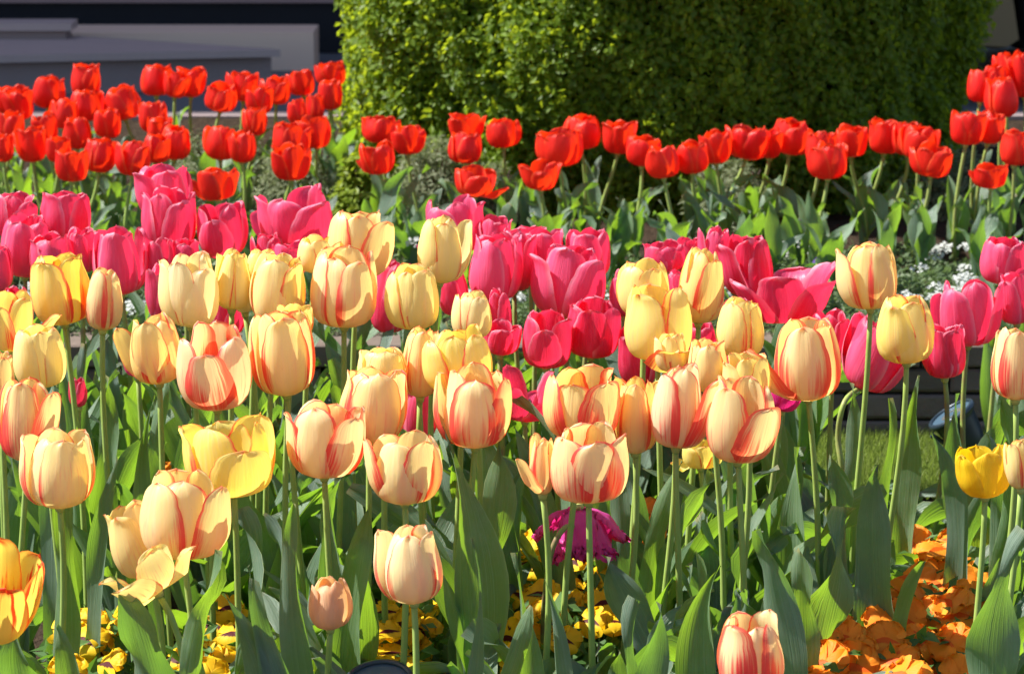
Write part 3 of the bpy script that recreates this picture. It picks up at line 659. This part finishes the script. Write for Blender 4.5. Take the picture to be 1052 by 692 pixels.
CREAM = [  # cx, cy, w, h, open, (yellow, rim, blush), label, extras
 (62,297,69,74,.35,(.95,.30,.05),'round deep yellow tulip with orange red rims near the left edge',{}),
 (107,308,42,62,.1,(.35,.55,.30),'narrow peach cream tulip touching the round deep yellow one',{}),
 (197,299,62,74,.15,(.15,.22,.05),'ivory tulip with two red seams below the rounded pink one',{'rot':.3}),
 (240,288,42,60,.2,(.6,.15,.05),'cream and yellow tulip tucked right behind the ivory one',{}),
 (285,298,62,72,.3,(.55,.28,.20),'orange glowing cream tulip, left of the two under the ruffled pink bloom',{}),
 (352,297,74,80,.3,(.30,.55,.25),'cream tulip with bold red petal edges and lilac shaded front',{}),
 (369,250,66,70,.4,(.45,.50,.30),'cream tulip with orange sides rising highest left of the hedge foot leaves',{'tilts':[None,None,10,None,None,None]}),
 (454,257,53,68,.05,(.40,.15,.05),'lone upright pale yellow tulip standing before pink blooms left of centre',{}),
 (425,306,58,66,.2,(.60,.15,.05),'plump pale yellow tulip just below and left of the lone upright one',{}),
 (485,324,44,48,.15,(.35,.28,.12),'short cream tulip between pink blooms below the lone upright one',{}),
 (326,262,42,38,.4,(.5,.3,.2),'cream tulip whose top alone shows behind the bold rimmed one',{}),
 (12,330,48,62,.6,(.75,.55,.30),'yellow tulip with a folded over petal at the left edge',{'tilts':[None,34,None,None,30,None]}),
 (221,378,76,88,.25,(.12,.85,.55),'large ivory tulip broadly flushed crimson, its right petal jutting out',{'tilts':[None,None,None,None,None,24],'rot':.2}),
 (160,359,58,72,.3,(.55,.35,.25),'yellow tulip with one petal pulled back beside the large crimson flushed one',{'tilts':[None,None,None,34,None,None]}),
 (41,367,58,64,.35,(.50,.06,.0),'plain pale yellow tulip without red behind a left stem',{}),
 (27,432,62,84,.4,(.45,.90,.35),'cream tulip with strong red flames cut by the left edge',{'tilts':[None,None,None,14,None,None]}),
 (2,398,34,72,.3,(.5,.6,.5),'orange pink tulip mostly outside the left edge above the flamed one',{}),
 (60,483,78,80,.3,(.38,.32,.25),'cream tulip with fine red edges alone below the flamed one',{}),
 (237,471,98,78,.72,(.92,.22,.03),'wide open plain yellow tulip behind a stem',{'tilts':[16,None,None,5,None,None],'curl':-.15}),
 (187,530,92,92,.35,(.40,.45,.30),'biggest cream tulip with layered petals overlapping the wide open yellow one',{}),
 (291,364,70,86,.35,(.40,.60,.25),'cream tulip lit yellow with a side petal reaching left toward the crimson flushed one',{}),
 (334,452,80,80,.45,(.18,.85,.60),'cup shaped ivory tulip with wide raspberry streaks',{'tilts':[None,10,None,14,None,8]}),
 (382,418,74,78,.35,(.45,.60,.30),'peach yellow tulip with a big red rimmed front petal above the ivory cup',{}),
 (393,378,54,44,.4,(.5,.18,.15),'cream tulip showing just its scalloped top behind the peach yellow one',{}),
 (432,372,44,72,.2,(.50,.70,.50),'slim cream tulip with an orange side, left half of the centre pair',{}),
 (471,370,70,68,.25,(.85,.18,.02),'lemon yellow tulip with hairline red edges, right half of the centre pair',{}),
 (487,419,78,84,.35,(.42,.75,.45),'cream tulip with crimson edges and orange glow below the lemon yellow one',{'tilts':[None,None,None,None,8,None]}),
 (416,481,75,76,.35,(.25,.45,.15),'pale cream tulip with slender red lines under the peach yellow one',{'tilts':[None,12,None,None,None,None]}),
 (422,581,72,80,.1,(.12,.38,.12),'solitary ivory tulip with red seams low in front of yellow pansies',{'rot':.25}),
 (600,416,78,76,.35,(.60,.70,.45),'orange yellow cream tulip above the foremost central one',{}),
 (653,427,48,78,.2,(.60,.65,.55),'narrow orange pink tulip between two wider cream blooms right of centre',{}),
 (698,419,60,84,.25,(.15,.75,.60),'ivory tulip with rosy lower petals next to the narrow orange pink one',{}),
 (760,432,76,88,.35,(.35,.75,.35),'tall cream tulip with a pointed petal flaring left and red edges',{'tilts':[None,None,None,26,None,None],'rot':.15}),
 (604,478,84,80,.45,(.30,.60,.40),'foremost central cream tulip directly above the magenta fringed bloom',{}),
 (556,478,30,60,.3,(.45,.65,.50),'orange edged tulip half hidden behind the foremost central one',{'tilts':[None,None,None,30,None,None]}),
 (677,333,76,78,.35,(.75,.40,.12),'yellow tulip with red outlined front petal and a petal spread out left',{'tilts':[None,None,None,52,None,None],'rot':.1}),
 (660,297,58,56,.5,(.65,.25,.20),'pale yellow tulip fanning open behind the one with the outlined petal',{}),
 (720,294,52,76,.15,(.60,.35,.35),'smooth orange cream tulip under the curled pink one',{}),
 (761,338,54,60,.2,(.65,.22,.05),'small pale yellow tulip nested among pink blooms right of centre',{}),
 (727,376,44,54,.3,(.45,.45,.50),'peach tulip behind the rosy ivory one and the flaring one',{}),
 (768,388,50,50,.5,(.55,.25,.05),'dull yellow tulip just above the tall flaring cream one',{}),
 (690,362,34,40,.3,(.5,.2,.25),'pale peach tulip top just below the outlined yellow one',{}),
 (830,370,76,84,.35,(.42,.65,.30),'cream tulip with a big oval front petal and a yellow petal out to the left',{'tilts':[None,None,None,30,None,None]}),
 (930,339,66,70,.2,(.70,.28,.0),'clean lemon cream tulip standing before the dark wall',{'rot':.4}),
 (893,284,62,68,.25,(.45,.50,.22),'cream tulip with red edges standing tallest against the dark leaves',{}),
 (1044,374,56,74,.3,(.35,.65,.35),'cream and orange tulip cut off by the right edge',{}),
 (1048,476,32,52,.3,(.55,.60,.50),'pink orange tulip sliver at the right edge beside the golden one',{}),
 (770,674,76,84,.35,(.30,.85,.55),'lowest tulip, red flamed and cream, cut by the bottom edge',{}),
 (250,302,24,38,.0,(.05,.10,.10),'white closed tulip bud between the two blooms under the ruffled pink one',{}),
 (303,330,40,34,.4,(.6,.3,.1),'yellow tulip top between the orange glowing and bold rimmed blooms',{}),
 (270,274,34,36,.4,(.6,.15,.05),'cream tulip just peeping out behind the orange glowing one',{}),
 (720,466,40,30,.6,(.9,.2,.0),'small bright yellow tulip hanging low behind the flaring cream one',{'tilts':[None,60,None,None,None,None]}),
 (150,590,70,50,.9,(.5,.10,.45),'spent pale orange tulip splayed open on a leaning stem',{'axis':(-.5,.05,.8),'curl':.25,'tilts':[26,12,44,None,16,None]}),
]
# keep overlapping blooms apart in depth
items = []
for i, t in enumerate(CREAM): items.append([3.30 - (t[1] - 240) * .00195, t[0], t[1], t[2], 'c', i])
for i, t in enumerate(PINK): items.append([max(3.36, 3.80 - (t[1] - 200) * .0022), t[0], t[1], t[2], 'p', i])
FIX = {('c', 25): -.05, ('c', 30): .05, ('c', 48): .05, ('c', 52): .04, ('c', 33): -.03, ('c', 51): .30, ('p', 44): .03}
for it in items: it[0] += FIX.get((it[4], it[5]), 0)
for _ in range(60):
    for a in range(len(items)):
        for c in range(a + 1, len(items)):
            A, B = items[a], items[c]; k_ = 1000.; dxy = math.hypot(A[1] - B[1], (A[2] - B[2]) * .8) / k_; need = (A[3] + B[3]) / 2 / k_ * .98
            if dxy < need:
                dd = math.sqrt(need ** 2 - dxy ** 2); gap = B[0] - A[0]; s = 1 if gap >= 0 else -1
                if abs(gap) < dd:
                    q = (dd - abs(gap)) * .25; A[0] -= s * q; B[0] += s * q
DEP = {(t[4], t[5]): t[0] for t in items}

for i, (cx, cy, wp, hp, opn, (ye, rim, bl), lab, ex) in enumerate(CREAM):
    ex = dict(ex)
    plant_tulip('tulip', cx, cy, wp, hp, DEP[('c', i)], M['cream'], lab, 'cream and yellow tulips with red edges', nleaf=4, opn=opn + .07, color=(ye, rim, bl, 1), jitter=5., ruffle=ex.pop('ruffle', 1.15), **ex)
for i, (cx, cy, wp, hp, opn, tint, lab, ex) in enumerate(PINK):
    ex = dict(ex)
    plant_tulip('tulip', cx, cy, wp, hp, DEP[('p', i)], M['magenta'] if tint < .05 else M['pink'], lab, 'pink tulips behind the cream ones', opn=opn + .15, color=(tint, .4, .2, 1), stem_tint=random.uniform(.3, .9), jitter=6., ruffle=ex.pop('ruffle', 1.5), **ex)
# singles
plant_tulip('tulip', 1011, 484, 56, 56, 2.93, M['gold'], 'golden yellow tulip with ragged flaring petals near the orange pansies', None, opn=.6, curl=.3, ruffle=2.5, tilts=[None, 14, None, 12, None, None])
plant_tulip('tulip', 338, 620, 47, 54, 2.72, M['peach'], 'small peach orange tulip half hidden by an upright leaf', None, opn=.1)
plant_tulip('tulip', 142, 554, 66, 80, 2.78, M['cream'], 'pale apricot tulip leaning left behind the biggest cream bloom', None, opn=.3, axis=(-.25, 0, 1), color=(.45, .02, .55, 1))
plant_tulip('tulip', -4, 612, 84, 96, 2.55, M['flamed'], 'wide open yellow tulip with red flames cut by the left edge low down', None, opn=.6, axis=(.14, -.22, .9), curl=.1, tilts=[9, 4, 12, 3, 9, 5], ruffle=1.6)
# drooping magenta fringed bloom on a hooked stem
c0 = P(597, 556, 3.02); ax = Vector((.05, -.10, -1)).normalized()
root = empty('fringed_tulip', Vector((P(558, 660, 3.0).x, 3.0, 0)), 'magenta fringed tulip hanging upside down from a hooked stem', 'tulip')
pts = [Vector((0, 0, 0))] + [P(*q) - root.location for q in ((558, 655, 3.0), (560, 610, 2.98), (567, 565, 2.97), (580, 542, 2.98), (592, 540, 3.0))] + [c0 - ax * .035 - root.location]
v, f = tube(catmull(pts, 5), .0030, 8); mesh_obj('stem', v, f, M['stem'], root, color=(1., 0, 0, 1))
bloom(root, c0 - ax * .035, ax, .056, .052, M['magenta'], 1.0, None, [22, 4, 34, 2, 26, 8], (.5, .3, .2, 1), (23, 27), 3., R(60), fringe=1.3, curl=.3)
for i in range(2): add_leaf(root, az=random.uniform(0, 6), L=.2, Wd=.04)
PLANTS.append(root)

# reds, labelled by where they stand in their clump
def ordn(n): return ['first', 'second', 'third', 'fourth', 'fifth', 'sixth', 'seventh', 'eighth', 'ninth', 'tenth', 'eleventh', 'twelfth', 'thirteenth', 'fourteenth', 'fifteenth', 'sixteenth', 'seventeenth', 'eighteenth', 'nineteenth', 'twentieth'][n]
zones = {}
for i, t in enumerate(RED):
    x, y = t[:2]
    if x < 350:
        zn = ('top row left of the hedge' if y < 100 else 'second row down left of the hedge' if y < 122 else
              'third row down left of the hedge' if y < 146 else 'lowest row left of the hedge')
    elif x < 450: zn = 'three before the sunlit hedge edge'
    elif x < 700: zn = 'row before the hedge middle'
    elif x < 980: zn = 'row before the shaded hedge side'
    else: zn = 'clump right of the hedge'
    zones.setdefault(zn, []).append(i)
RLAB = {}
special = {(222, 190): 'lone orange red tulip low above the closed pink tulip', (488, 188): 'wide open red tulip below the pair at the hedge middle',
           (556, 181): 'small orange red tulip low under the broad pair by the hedge', (1018, 182): 'small flat orange tulip lowest in the right hand clump'}
for zn, ids in zones.items():
    ids = [i for i in ids if RED[i][:2] not in special]; ids.sort(key=lambda i: RED[i][0])
    for kk, i in enumerate(ids): RLAB[i] = f'red tulip, {ordn(kk)} from the left in the {zn}'
ritems = [[5.80 - (t[1] - 85) * .0098 if t[0] < 980 else 5.34 - (t[1] - 75) * .0042, t[0], t[1], t[2]] for t in RED]
for _ in range(40):
    for a in range(len(ritems)):
        for c in range(a + 1, len(ritems)):
            A, B = ritems[a], ritems[c]; dxy = math.hypot(A[1] - B[1], (A[2] - B[2]) * .8) / 570; need = (A[3] + B[3]) / 2 / 570 * .9
            if dxy < need:
                dd = math.sqrt(need ** 2 - dxy ** 2); gap = B[0] - A[0]; s = 1 if gap >= 0 else -1
                if abs(gap) < dd: q = (dd - abs(gap)) * .25; A[0] -= s * q; B[0] += s * q
for i, t in enumerate(RED):
    D = ritems[i][0]
    if 345 < t[0]: D = min(D, 5.40 if t[0] > 900 or t[0] < 400 else 5.33)
    sp_ = RED[i][:2] in special
    plant_tulip('tulip', t[0], t[1] - 1, t[2] * 1.0, t[3] * .96, D, M['red'], special.get(RED[i][:2], RLAB.get(i)), 'red tulips in the raised bed', ground=ZB,
                opn=.9 if sp_ else random.uniform(.2, .85), jitter=7., ruffle=1.9, lean=random.uniform(-.3, .3), color=(random.random(), .4, .2, 1), stem_tint=random.uniform(0, .5), nleaf=3, res=(11, 13),
                leafL=(.10, .165), leafW=(.024, .042), srad=.0032, tilts=[None, None, None, 45, None, None] if t[:2] in ((388, 163), (488, 188)) else ([None, 20, None, 24, None, None] if sp_ else None),
                rot=.1 if t[:2] in ((388, 163), (488, 188)) else None)

# flowerless tulips filling the beds
def leafy(x, y, z, n, L, Wd, label, group, res=(7, 16), bend=(.1, .6), root=None):
    r = empty('leafy_tulip', Vector((x, y, z)), label, 'tulip leaves', group); a0 = random.uniform(0, 6.3)
    for i in range(n):
        add_leaf(r, az=a0 + i * 2.2 + random.uniform(-.4, .4), L=random.uniform(*L), Wd=random.uniform(*Wd), bend=random.uniform(*bend), res=res)
    if not r.children: bpy.data.objects.remove(r); return None
    PLANTS.append(r); return r
occupied = [p.location.copy() for p in PLANTS]
cnt = 0
for _ in range(4000):
    if cnt >= 66: break
    D = random.uniform(4.62, 5.3); xm = (D / F) * 560; x = random.uniform(-xm, xm)
    if cnt > 48: D = random.uniform(5.1, 5.95); x = random.uniform(-D / F * 560, -.42)
    if (x - HX) ** 2 + (D - HY) ** 2 < (HR + .06) ** 2: continue
    if min((p.x - x) ** 2 + (p.y - D) ** 2 for p in occupied) < .055 ** 2: continue
    r = leafy(x, D, ZB, 3, (.09, .15), (.026, .042), 'flowerless tulip of broad leaves among the red tulips', 'flowerless tulips in the raised bed', (5, 10))
    if r is None: continue
    occupied.append(r.location.copy()); cnt += 1
cnt = 0
for _ in range(6000):
    if cnt >= 145: break
    D = random.uniform(2.75, 3.95) if cnt % 2 else random.uniform(3.6, 3.98); xm = (D / F) * 560; x = random.uniform(-xm, xm)
    px = 526 + x / D * F
    if px > 835 and D > 3.05 and (px < 1000 or D > 3.7) and random.random() < .8: continue                      # the gap where lawn and wall show
    if min((p.x - x) ** 2 + (p.y - D) ** 2 for p in occupied) < .06 ** 2: continue
    r = leafy(x, D, 0, 3, ((.15, .26) if D < 3.05 else (.25, .36)), (.024, .054), 'flowerless tulip of broad leaves in the front bed', 'flowerless tulips in the front bed')
    if r is None: continue
    occupied.append(r.location.copy()); cnt += 1

# leaves that stand out in the photograph: tip x, y, base x, width, D
HAND = [(783,546,792,58,2.74,.2),(903,478,902,50,3.0,.1),(1056,548,1036,56,2.70,.3),(950,578,925,26,2.90,.8),(118,592,150,54,2.62,.0),(222,560,196,36,2.60,.9),
 (262,590,300,42,2.66,.1),(300,520,298,30,2.75,.2),(455,440,470,48,2.92,.8),(512,455,520,40,2.96,.9),(484,560,486,18,2.62,.2),(546,628,505,40,2.62,.9),
 (622,567,668,48,2.90,.0),(717,563,700,38,2.78,.9),(741,584,716,44,2.70,.9),(652,612,668,34,2.66,.2),(680,624,690,40,2.62,.1),
 (868,520,832,54,2.90,.7),(945,388,928,30,3.30,.9),(916,414,902,28,3.18,.9),(876,395,890,24,3.22,.3),(985,408,1000,36,3.30,.1),(1026,408,1012,34,3.22,.8),
 (85,356,100,26,3.36,.1),(110,384,92,30,3.24,.8),(170,392,150,26,3.22,.8),(160,405,190,22,3.05,.2),(120,470,118,26,2.96,.3),(62,400,90,34,3.1,.0),(60,440,40,26,2.86,.9),
 (330,480,352,30,2.96,.2),(380,520,360,44,2.86,.9),(232,600,260,40,2.66,.0),(20,640,40,60,2.62,.1),(60,640,20,40,2.60,.8),
 (820,560,800,40,2.86,.8),(560,600,575,20,2.62,.3),(530,560,540,26,2.8,.9),(855,470,850,40,3.05,.2),(955,440,968,30,3.12,.1),(1010,440,1020,30,3.10,.2),(700,470,690,26,3.1,.9),(640,480,660,24,3.05,.2),
 (395,225,408,16,4.86,.2),(420,170,405,26,4.95,.1),(455,195,440,20,4.9,.5),(655,200,640,22,4.9,.8),(800,200,820,22,4.9,.3),(1010,205,1005,24,4.8,.1),(830,195,840,18,4.85,.9)]
for tx, ty, bxp, wp, D, col in HAND:
    tip = P(tx, ty, D); raised = D > 4.5; g = Vector((P(bxp, 600 if not raised else 250, D).x, D, ZB if raised else 0))
    near = min(PLANTS, key=lambda p: (p.location - g).length)
    if (near.location - g).length > .045:
        near = empty('leafy_tulip', g, 'flowerless tulip of broad leaves in the front bed' if not raised else 'flowerless tulip of broad leaves among the red tulips', 'tulip leaves',
                     'flowerless tulips in the front bed' if not raised else 'flowerless tulips in the raised bed'); PLANTS.append(near)
    add_leaf(near, tip=tip + Vector((0, random.uniform(-.03, .03), 0)), Wd=wp / ppm(tip), col=col, fold=random.uniform(.2, .5), face=random.choice((-1.2, -1.9, 1.4, 2.0)), wave=random.uniform(.2, .5), twist=random.uniform(-.9, .9))

# ------------------------------------------------------------------ pansies
def mat_pansy(name, a, b, t, blotch):
    k = NT(name); u, v = k.uv(); r = k.info().outputs['Random']; isl = k.geo().outputs['Random Per Island']
    n = k.noise(k.vec(k.math('MULTIPLY', u, 14.), k.math('MULTIPLY', v, 2.), k.math('MULTIPLY', r, 40.)), 1., 3., .6)
    col = k.mix(k.math('MULTIPLY', k.math('ADD', r, isl), .5), a, b)
    if blotch:
        m = k.math('MULTIPLY', k.smooth(k.math('ADD', v, k.math('MULTIPLY', n, .25)), .52, .40), k.smooth(isl, .30, .42)); col = k.mix(m, col, blotch)
        tc = k.mix(m, t, blotch)
    else: tc = t
    return k.thin(col, tc, .36, .2, .5, k.bump(n, .6, .001))
M['pansy_y'] = mat_pansy('yellow_pansy_petal', (.84, .52, .01), (.88, .62, .02), (1., .56, .005), (.09, .006, .008))
M['pansy_o'] = mat_pansy('orange_pansy_petal', (.96, .24, .006), (.98, .44, .05), (1., .40, .02), (.82, .13, .008))
M['pansy_v'] = mat_pansy('violet_pansy_petal', (.07, .03, .22), (.12, .05, .30), (.10, .03, .3), (.02, .01, .04))
M['pleaf'] = mat_foliage('pansy_leaf', (.05, .12, .03), (.10, .20, .05), (.20, .42, .03), .32, 40.)
def pansy_bloom(parent, loc, nrm, size, mat):
    V, Fc, UV = [], [], []; nu, nv = 9, 7
    spec = [(90 - 38, .98, .62, -.10), (90 + 38, .98, .62, -.08), (8, .82, .66, 0), (172, .82, .66, .01), (270, .92, .95, .05)]
    for ang, L, wd, off in spec:
        a = R(ang + random.uniform(-6, 6)); p = random.uniform(0, 6.3); base = len(V)
        for i in range(nv):
            t = (0, .2, .42, .64, .82, .94, 1.)[i]; wpf = (.12, .5, .82, 1., .9, .58, .05)[i]
            for j in range(nu):
                u = -1 + 2 * j / (nu - 1); s = t * L * size * .5 * (1 - .12 * u * u * t); h = wd * size * .5 * wpf
                x = s; y = u * h; zz = off * size * .35 + size * (.06 * math.sin(3.5 * u + p) * t * t + .045 * math.sin(8 * u + 3 * t + p) * t ** 3 - (.13 + .10 * math.sin(p)) * t ** 3 + .03)
                V.append((x * math.cos(a) - y * math.sin(a), x * math.sin(a) + y * math.cos(a), zz)); UV.append(((u + 1) / 2, t))
        Fc += grid_faces(nu, nv, base).tolist()
    o = mesh_obj('bloom', V, Fc, mat, parent, UV); o.location = Vector(loc) - parent.location
    q = Vector(nrm).normalized().to_track_quat('Z', 'Y'); o.rotation_euler = q.to_euler(); o.scale = (1, 1, 1); return o
def pansy_plant(cx, cy, blooms, D0, mat, name, label, group, sz=.044, z0=0., leafn=260, zt=.135):
    cpt = P(cx, cy, D0); D = D0
    root = empty(name, Vector((cpt.x, D, z0)), label, 'pansy', group)
    zs = []
    for (bx_, by_) in blooms:
        z_ = z0 + zt * random.uniform(.75, 1.12); p = PZ(bx_, by_, z_)
        if abs(p.y - D) > .30: p = P(bx_, by_, D + max(-.25, min(.25, p.y - D)))
        nrm = Vector((random.uniform(-1., .3), random.uniform(-.9, -.1), random.uniform(.5, 1.))); pansy_bloom(root, p, nrm, sz * random.uniform(.85, 1.15), mat)
        v, f = tube(bez(Vector(((p.x - root.location.x) * .5, (p.y - root.location.y) * .5, 0)), Vector(((p.x - root.location.x) * .7, (p.y - root.location.y) * .7, p.z * .6)), Vector((p.x - root.location.x, p.y - root.location.y + .01, (p.z - z0) * .8)), p - root.location + Vector((0, .006, -.004)), 6), .0012, 5)
        mesh_obj('stalk', v, f, M['stem'], root, color=(0, 0, 0, 1)); zs.append(p - root.location)
    c = np.array(zs)[rng.integers(0, len(zs), leafn)]; pts = c * np.array([.9, .9, 1.]) + rng.normal(0, .022, (leafn, 3)); pts[:, 2] = np.clip(c[:, 2] * rng.uniform(.1, 1.02, leafn), .004, 1)
    v, f = leaf_cloud(pts, np.tile([0, -.3, 1.], (leafn, 1)), .026, rng, .45, .6); mesh_obj('foliage', v, f, M['pleaf'], root, smooth=False)
    return root
def blob(x0, x1, y0, y1, n, seed=0):
    r = random.Random(seed); out = []
    for _ in range(n * 30):
        p = (r.uniform(x0, x1), r.uniform(y0, y1))
        if all(math.hypot(p[0] - q[0], (p[1] - q[1]) * 1.3) > 19 for q in out): out.append(p)
        if len(out) >= n: break
    return out
OG, YG = 'orange pansies under the tulips', 'yellow pansies under the tulips'
for (x0, x1, y0, y1, n, lab) in [
    (935, 1000, 550, 590, 11, 'orange pansy plant highest on the right, beside the tall upright leaf'),
    (935, 1010, 585, 625, 14, 'orange pansy plant in the middle of the right hand patch'),
    (900, 985, 620, 660, 16, 'orange pansy plant with paler apricot petals in the right hand patch'),
    (850, 920, 640, 692, 14, 'orange pansy plant lowest, right of the cut off red flamed tulip'),
    (915, 1000, 655, 700, 14, 'orange pansy plant in the bottom right of the patch'),
    (800, 850, 665, 700, 6, 'orange pansy plant touching the cut off red flamed tulip'),
    (640, 665, 515, 560, 5, 'small orange pansy plant right of the magenta fringed tulip'),
    (143, 166, 478, 490, 2, 'single orange pansy among leaves left of the wide open yellow tulip'),
    (255, 275, 530, 545, 2, 'small orange pansy under the wide open yellow tulip')]:
    cx, cy = (x0 + x1) / 2, (y0 + y1) / 2; D0 = PZ(cx, cy, .10).y; D0 = min(D0, 3.75)
    pansy_plant(cx, cy, blob(x0, x1, y0, y1, n, int(x0)), D0, M['pansy_o'], 'orange_pansy', lab, OG, sz=.051, zt=.145, leafn=36 * n)
for (x0, x1, y0, y1, n, lab) in [
    (70, 118, 632, 690, 10, 'yellow pansy plant at the lower left corner beside the flamed tulip'),
    (205, 240, 615, 650, 5, 'yellow pansy plant below the biggest cream tulip'),
    (395, 440, 618, 690, 13, 'yellow pansy plant under the solitary ivory tulip, above the lamp'),
    (535, 585, 600, 665, 10, 'yellow pansy plant with dark faces left below the magenta tulip'),
    (580, 640, 575, 640, 13, 'yellow pansy plant with dark faces right below the magenta tulip'),
    (538, 562, 556, 580, 3, 'small yellow pansy touching the magenta fringed tulip'),
    (180, 235, 672, 700, 6, 'yellow pansy plant at the bottom edge left of centre'),
    (290, 330, 655, 695, 5, 'yellow pansy plant under the small peach orange tulip'),
    (108, 116, 560, 575, 1, 'single yellow pansy behind the apricot tulip'),
    (258, 275, 515, 540, 3, 'small yellow pansy between stems below the wide open tulip'),
    (500, 540, 640, 690, 5, 'yellow pansy plant behind upright leaves at bottom centre')]:
    cx, cy = (x0 + x1) / 2, (y0 + y1) / 2; D0 = min(PZ(cx, cy, .10).y, 3.75)
    pansy_plant(cx, cy, blob(x0, x1, y0, y1, n, int(x0)), D0, M['pansy_y'], 'yellow_pansy', lab, YG, leafn=40 * n + 40)
pansy_plant(842, 278, [(838, 272), (848, 268), (843, 288)], 4.62, M['pansy_v'], 'violet_pansy', 'dark violet pansy behind the widest open pink tulip', None, .035, ZB, 90, .07)

# ------------------------------------------------------------------ two garden spotlights
k = NT('lamp_housing'); n = k.noise(k.obj(), 50., 3.); M['lamp'] = k.solid(k.mix(n, (.012, .022, .035), (.03, .05, .07)), .32, .6, metal=.2)
k = NT('lamp_glass'); M['lglass'] = k.solid((.05, .09, .13), .35, .4)
k = NT('reflector'); M['refl'] = k.solid((.7, .68, .66), .25, .5, metal=.9)
def spotlight(p, axis, r, label):
    ax = Vector(axis).normalized(); root = empty('garden_spotlight', (p.x, p.y, 0), label, 'garden lamp', 'garden spotlights')
    def lathe(prof, name, mat, parent, off=True):
        v = []; seg = 28; q = ax.to_track_quat('Z', 'Y').to_matrix()
        for rr, zz in prof:
            for j in range(seg): a = 2 * math.pi * j / seg; v.append(q @ Vector((rr * math.cos(a), rr * math.sin(a), zz)) + Vector((0, 0, p.z)))
        f = [(i * seg + j, i * seg + (j + 1) % seg, (i + 1) * seg + (j + 1) % seg, (i + 1) * seg + j) for i in range(len(prof) - 1) for j in range(seg)]
        return mesh_obj(name, v, f, mat, parent)
    h = lathe([(0, -2.2 * r), (.35 * r, -2.15 * r), (.6 * r, -1.8 * r), (.8 * r, -1.0 * r), (.93 * r, -.2 * r), (1.0 * r, 0), (1.08 * r, .02 * r), (1.10 * r, .10 * r), (1.08 * r, .22 * r), (1.0 * r, .25 * r), (.93 * r, .22 * r), (.93 * r, .12 * r)], 'housing', M['lamp'], root)
    lathe([(.0, .14 * r), (.93 * r, .14 * r)], 'lens', M['lglass'], h)
    lathe([(.3 * r, .150 * r), (.42 * r, .155 * r), (.46 * r, .150 * r)], 'reflector_ring', M['refl'], h)
    b = MB(); b.tube([(0, 0, -.05), (0, .0, p.z - r * 1.3)], [.006, .010], 8); b.tube([(-r * .9, 0, p.z - r * .8), (0, 0, p.z - r * 1.35), (r * .9, 0, p.z - r * .8)], .004, 6); b.build('ground_spike', [M['lamp']], root)
spotlight(P(979, 428, 4.12), (-.55, .02, .85), .034, 'blue black garden spotlight tilted up in front of the low stone wall')
spotlight(P(389, 706, 2.80), (-.1, -.35, .95), .034, 'blue garden spotlight at the bottom edge among yellow pansies')
print('OBJECTS', len(bpy.data.objects))
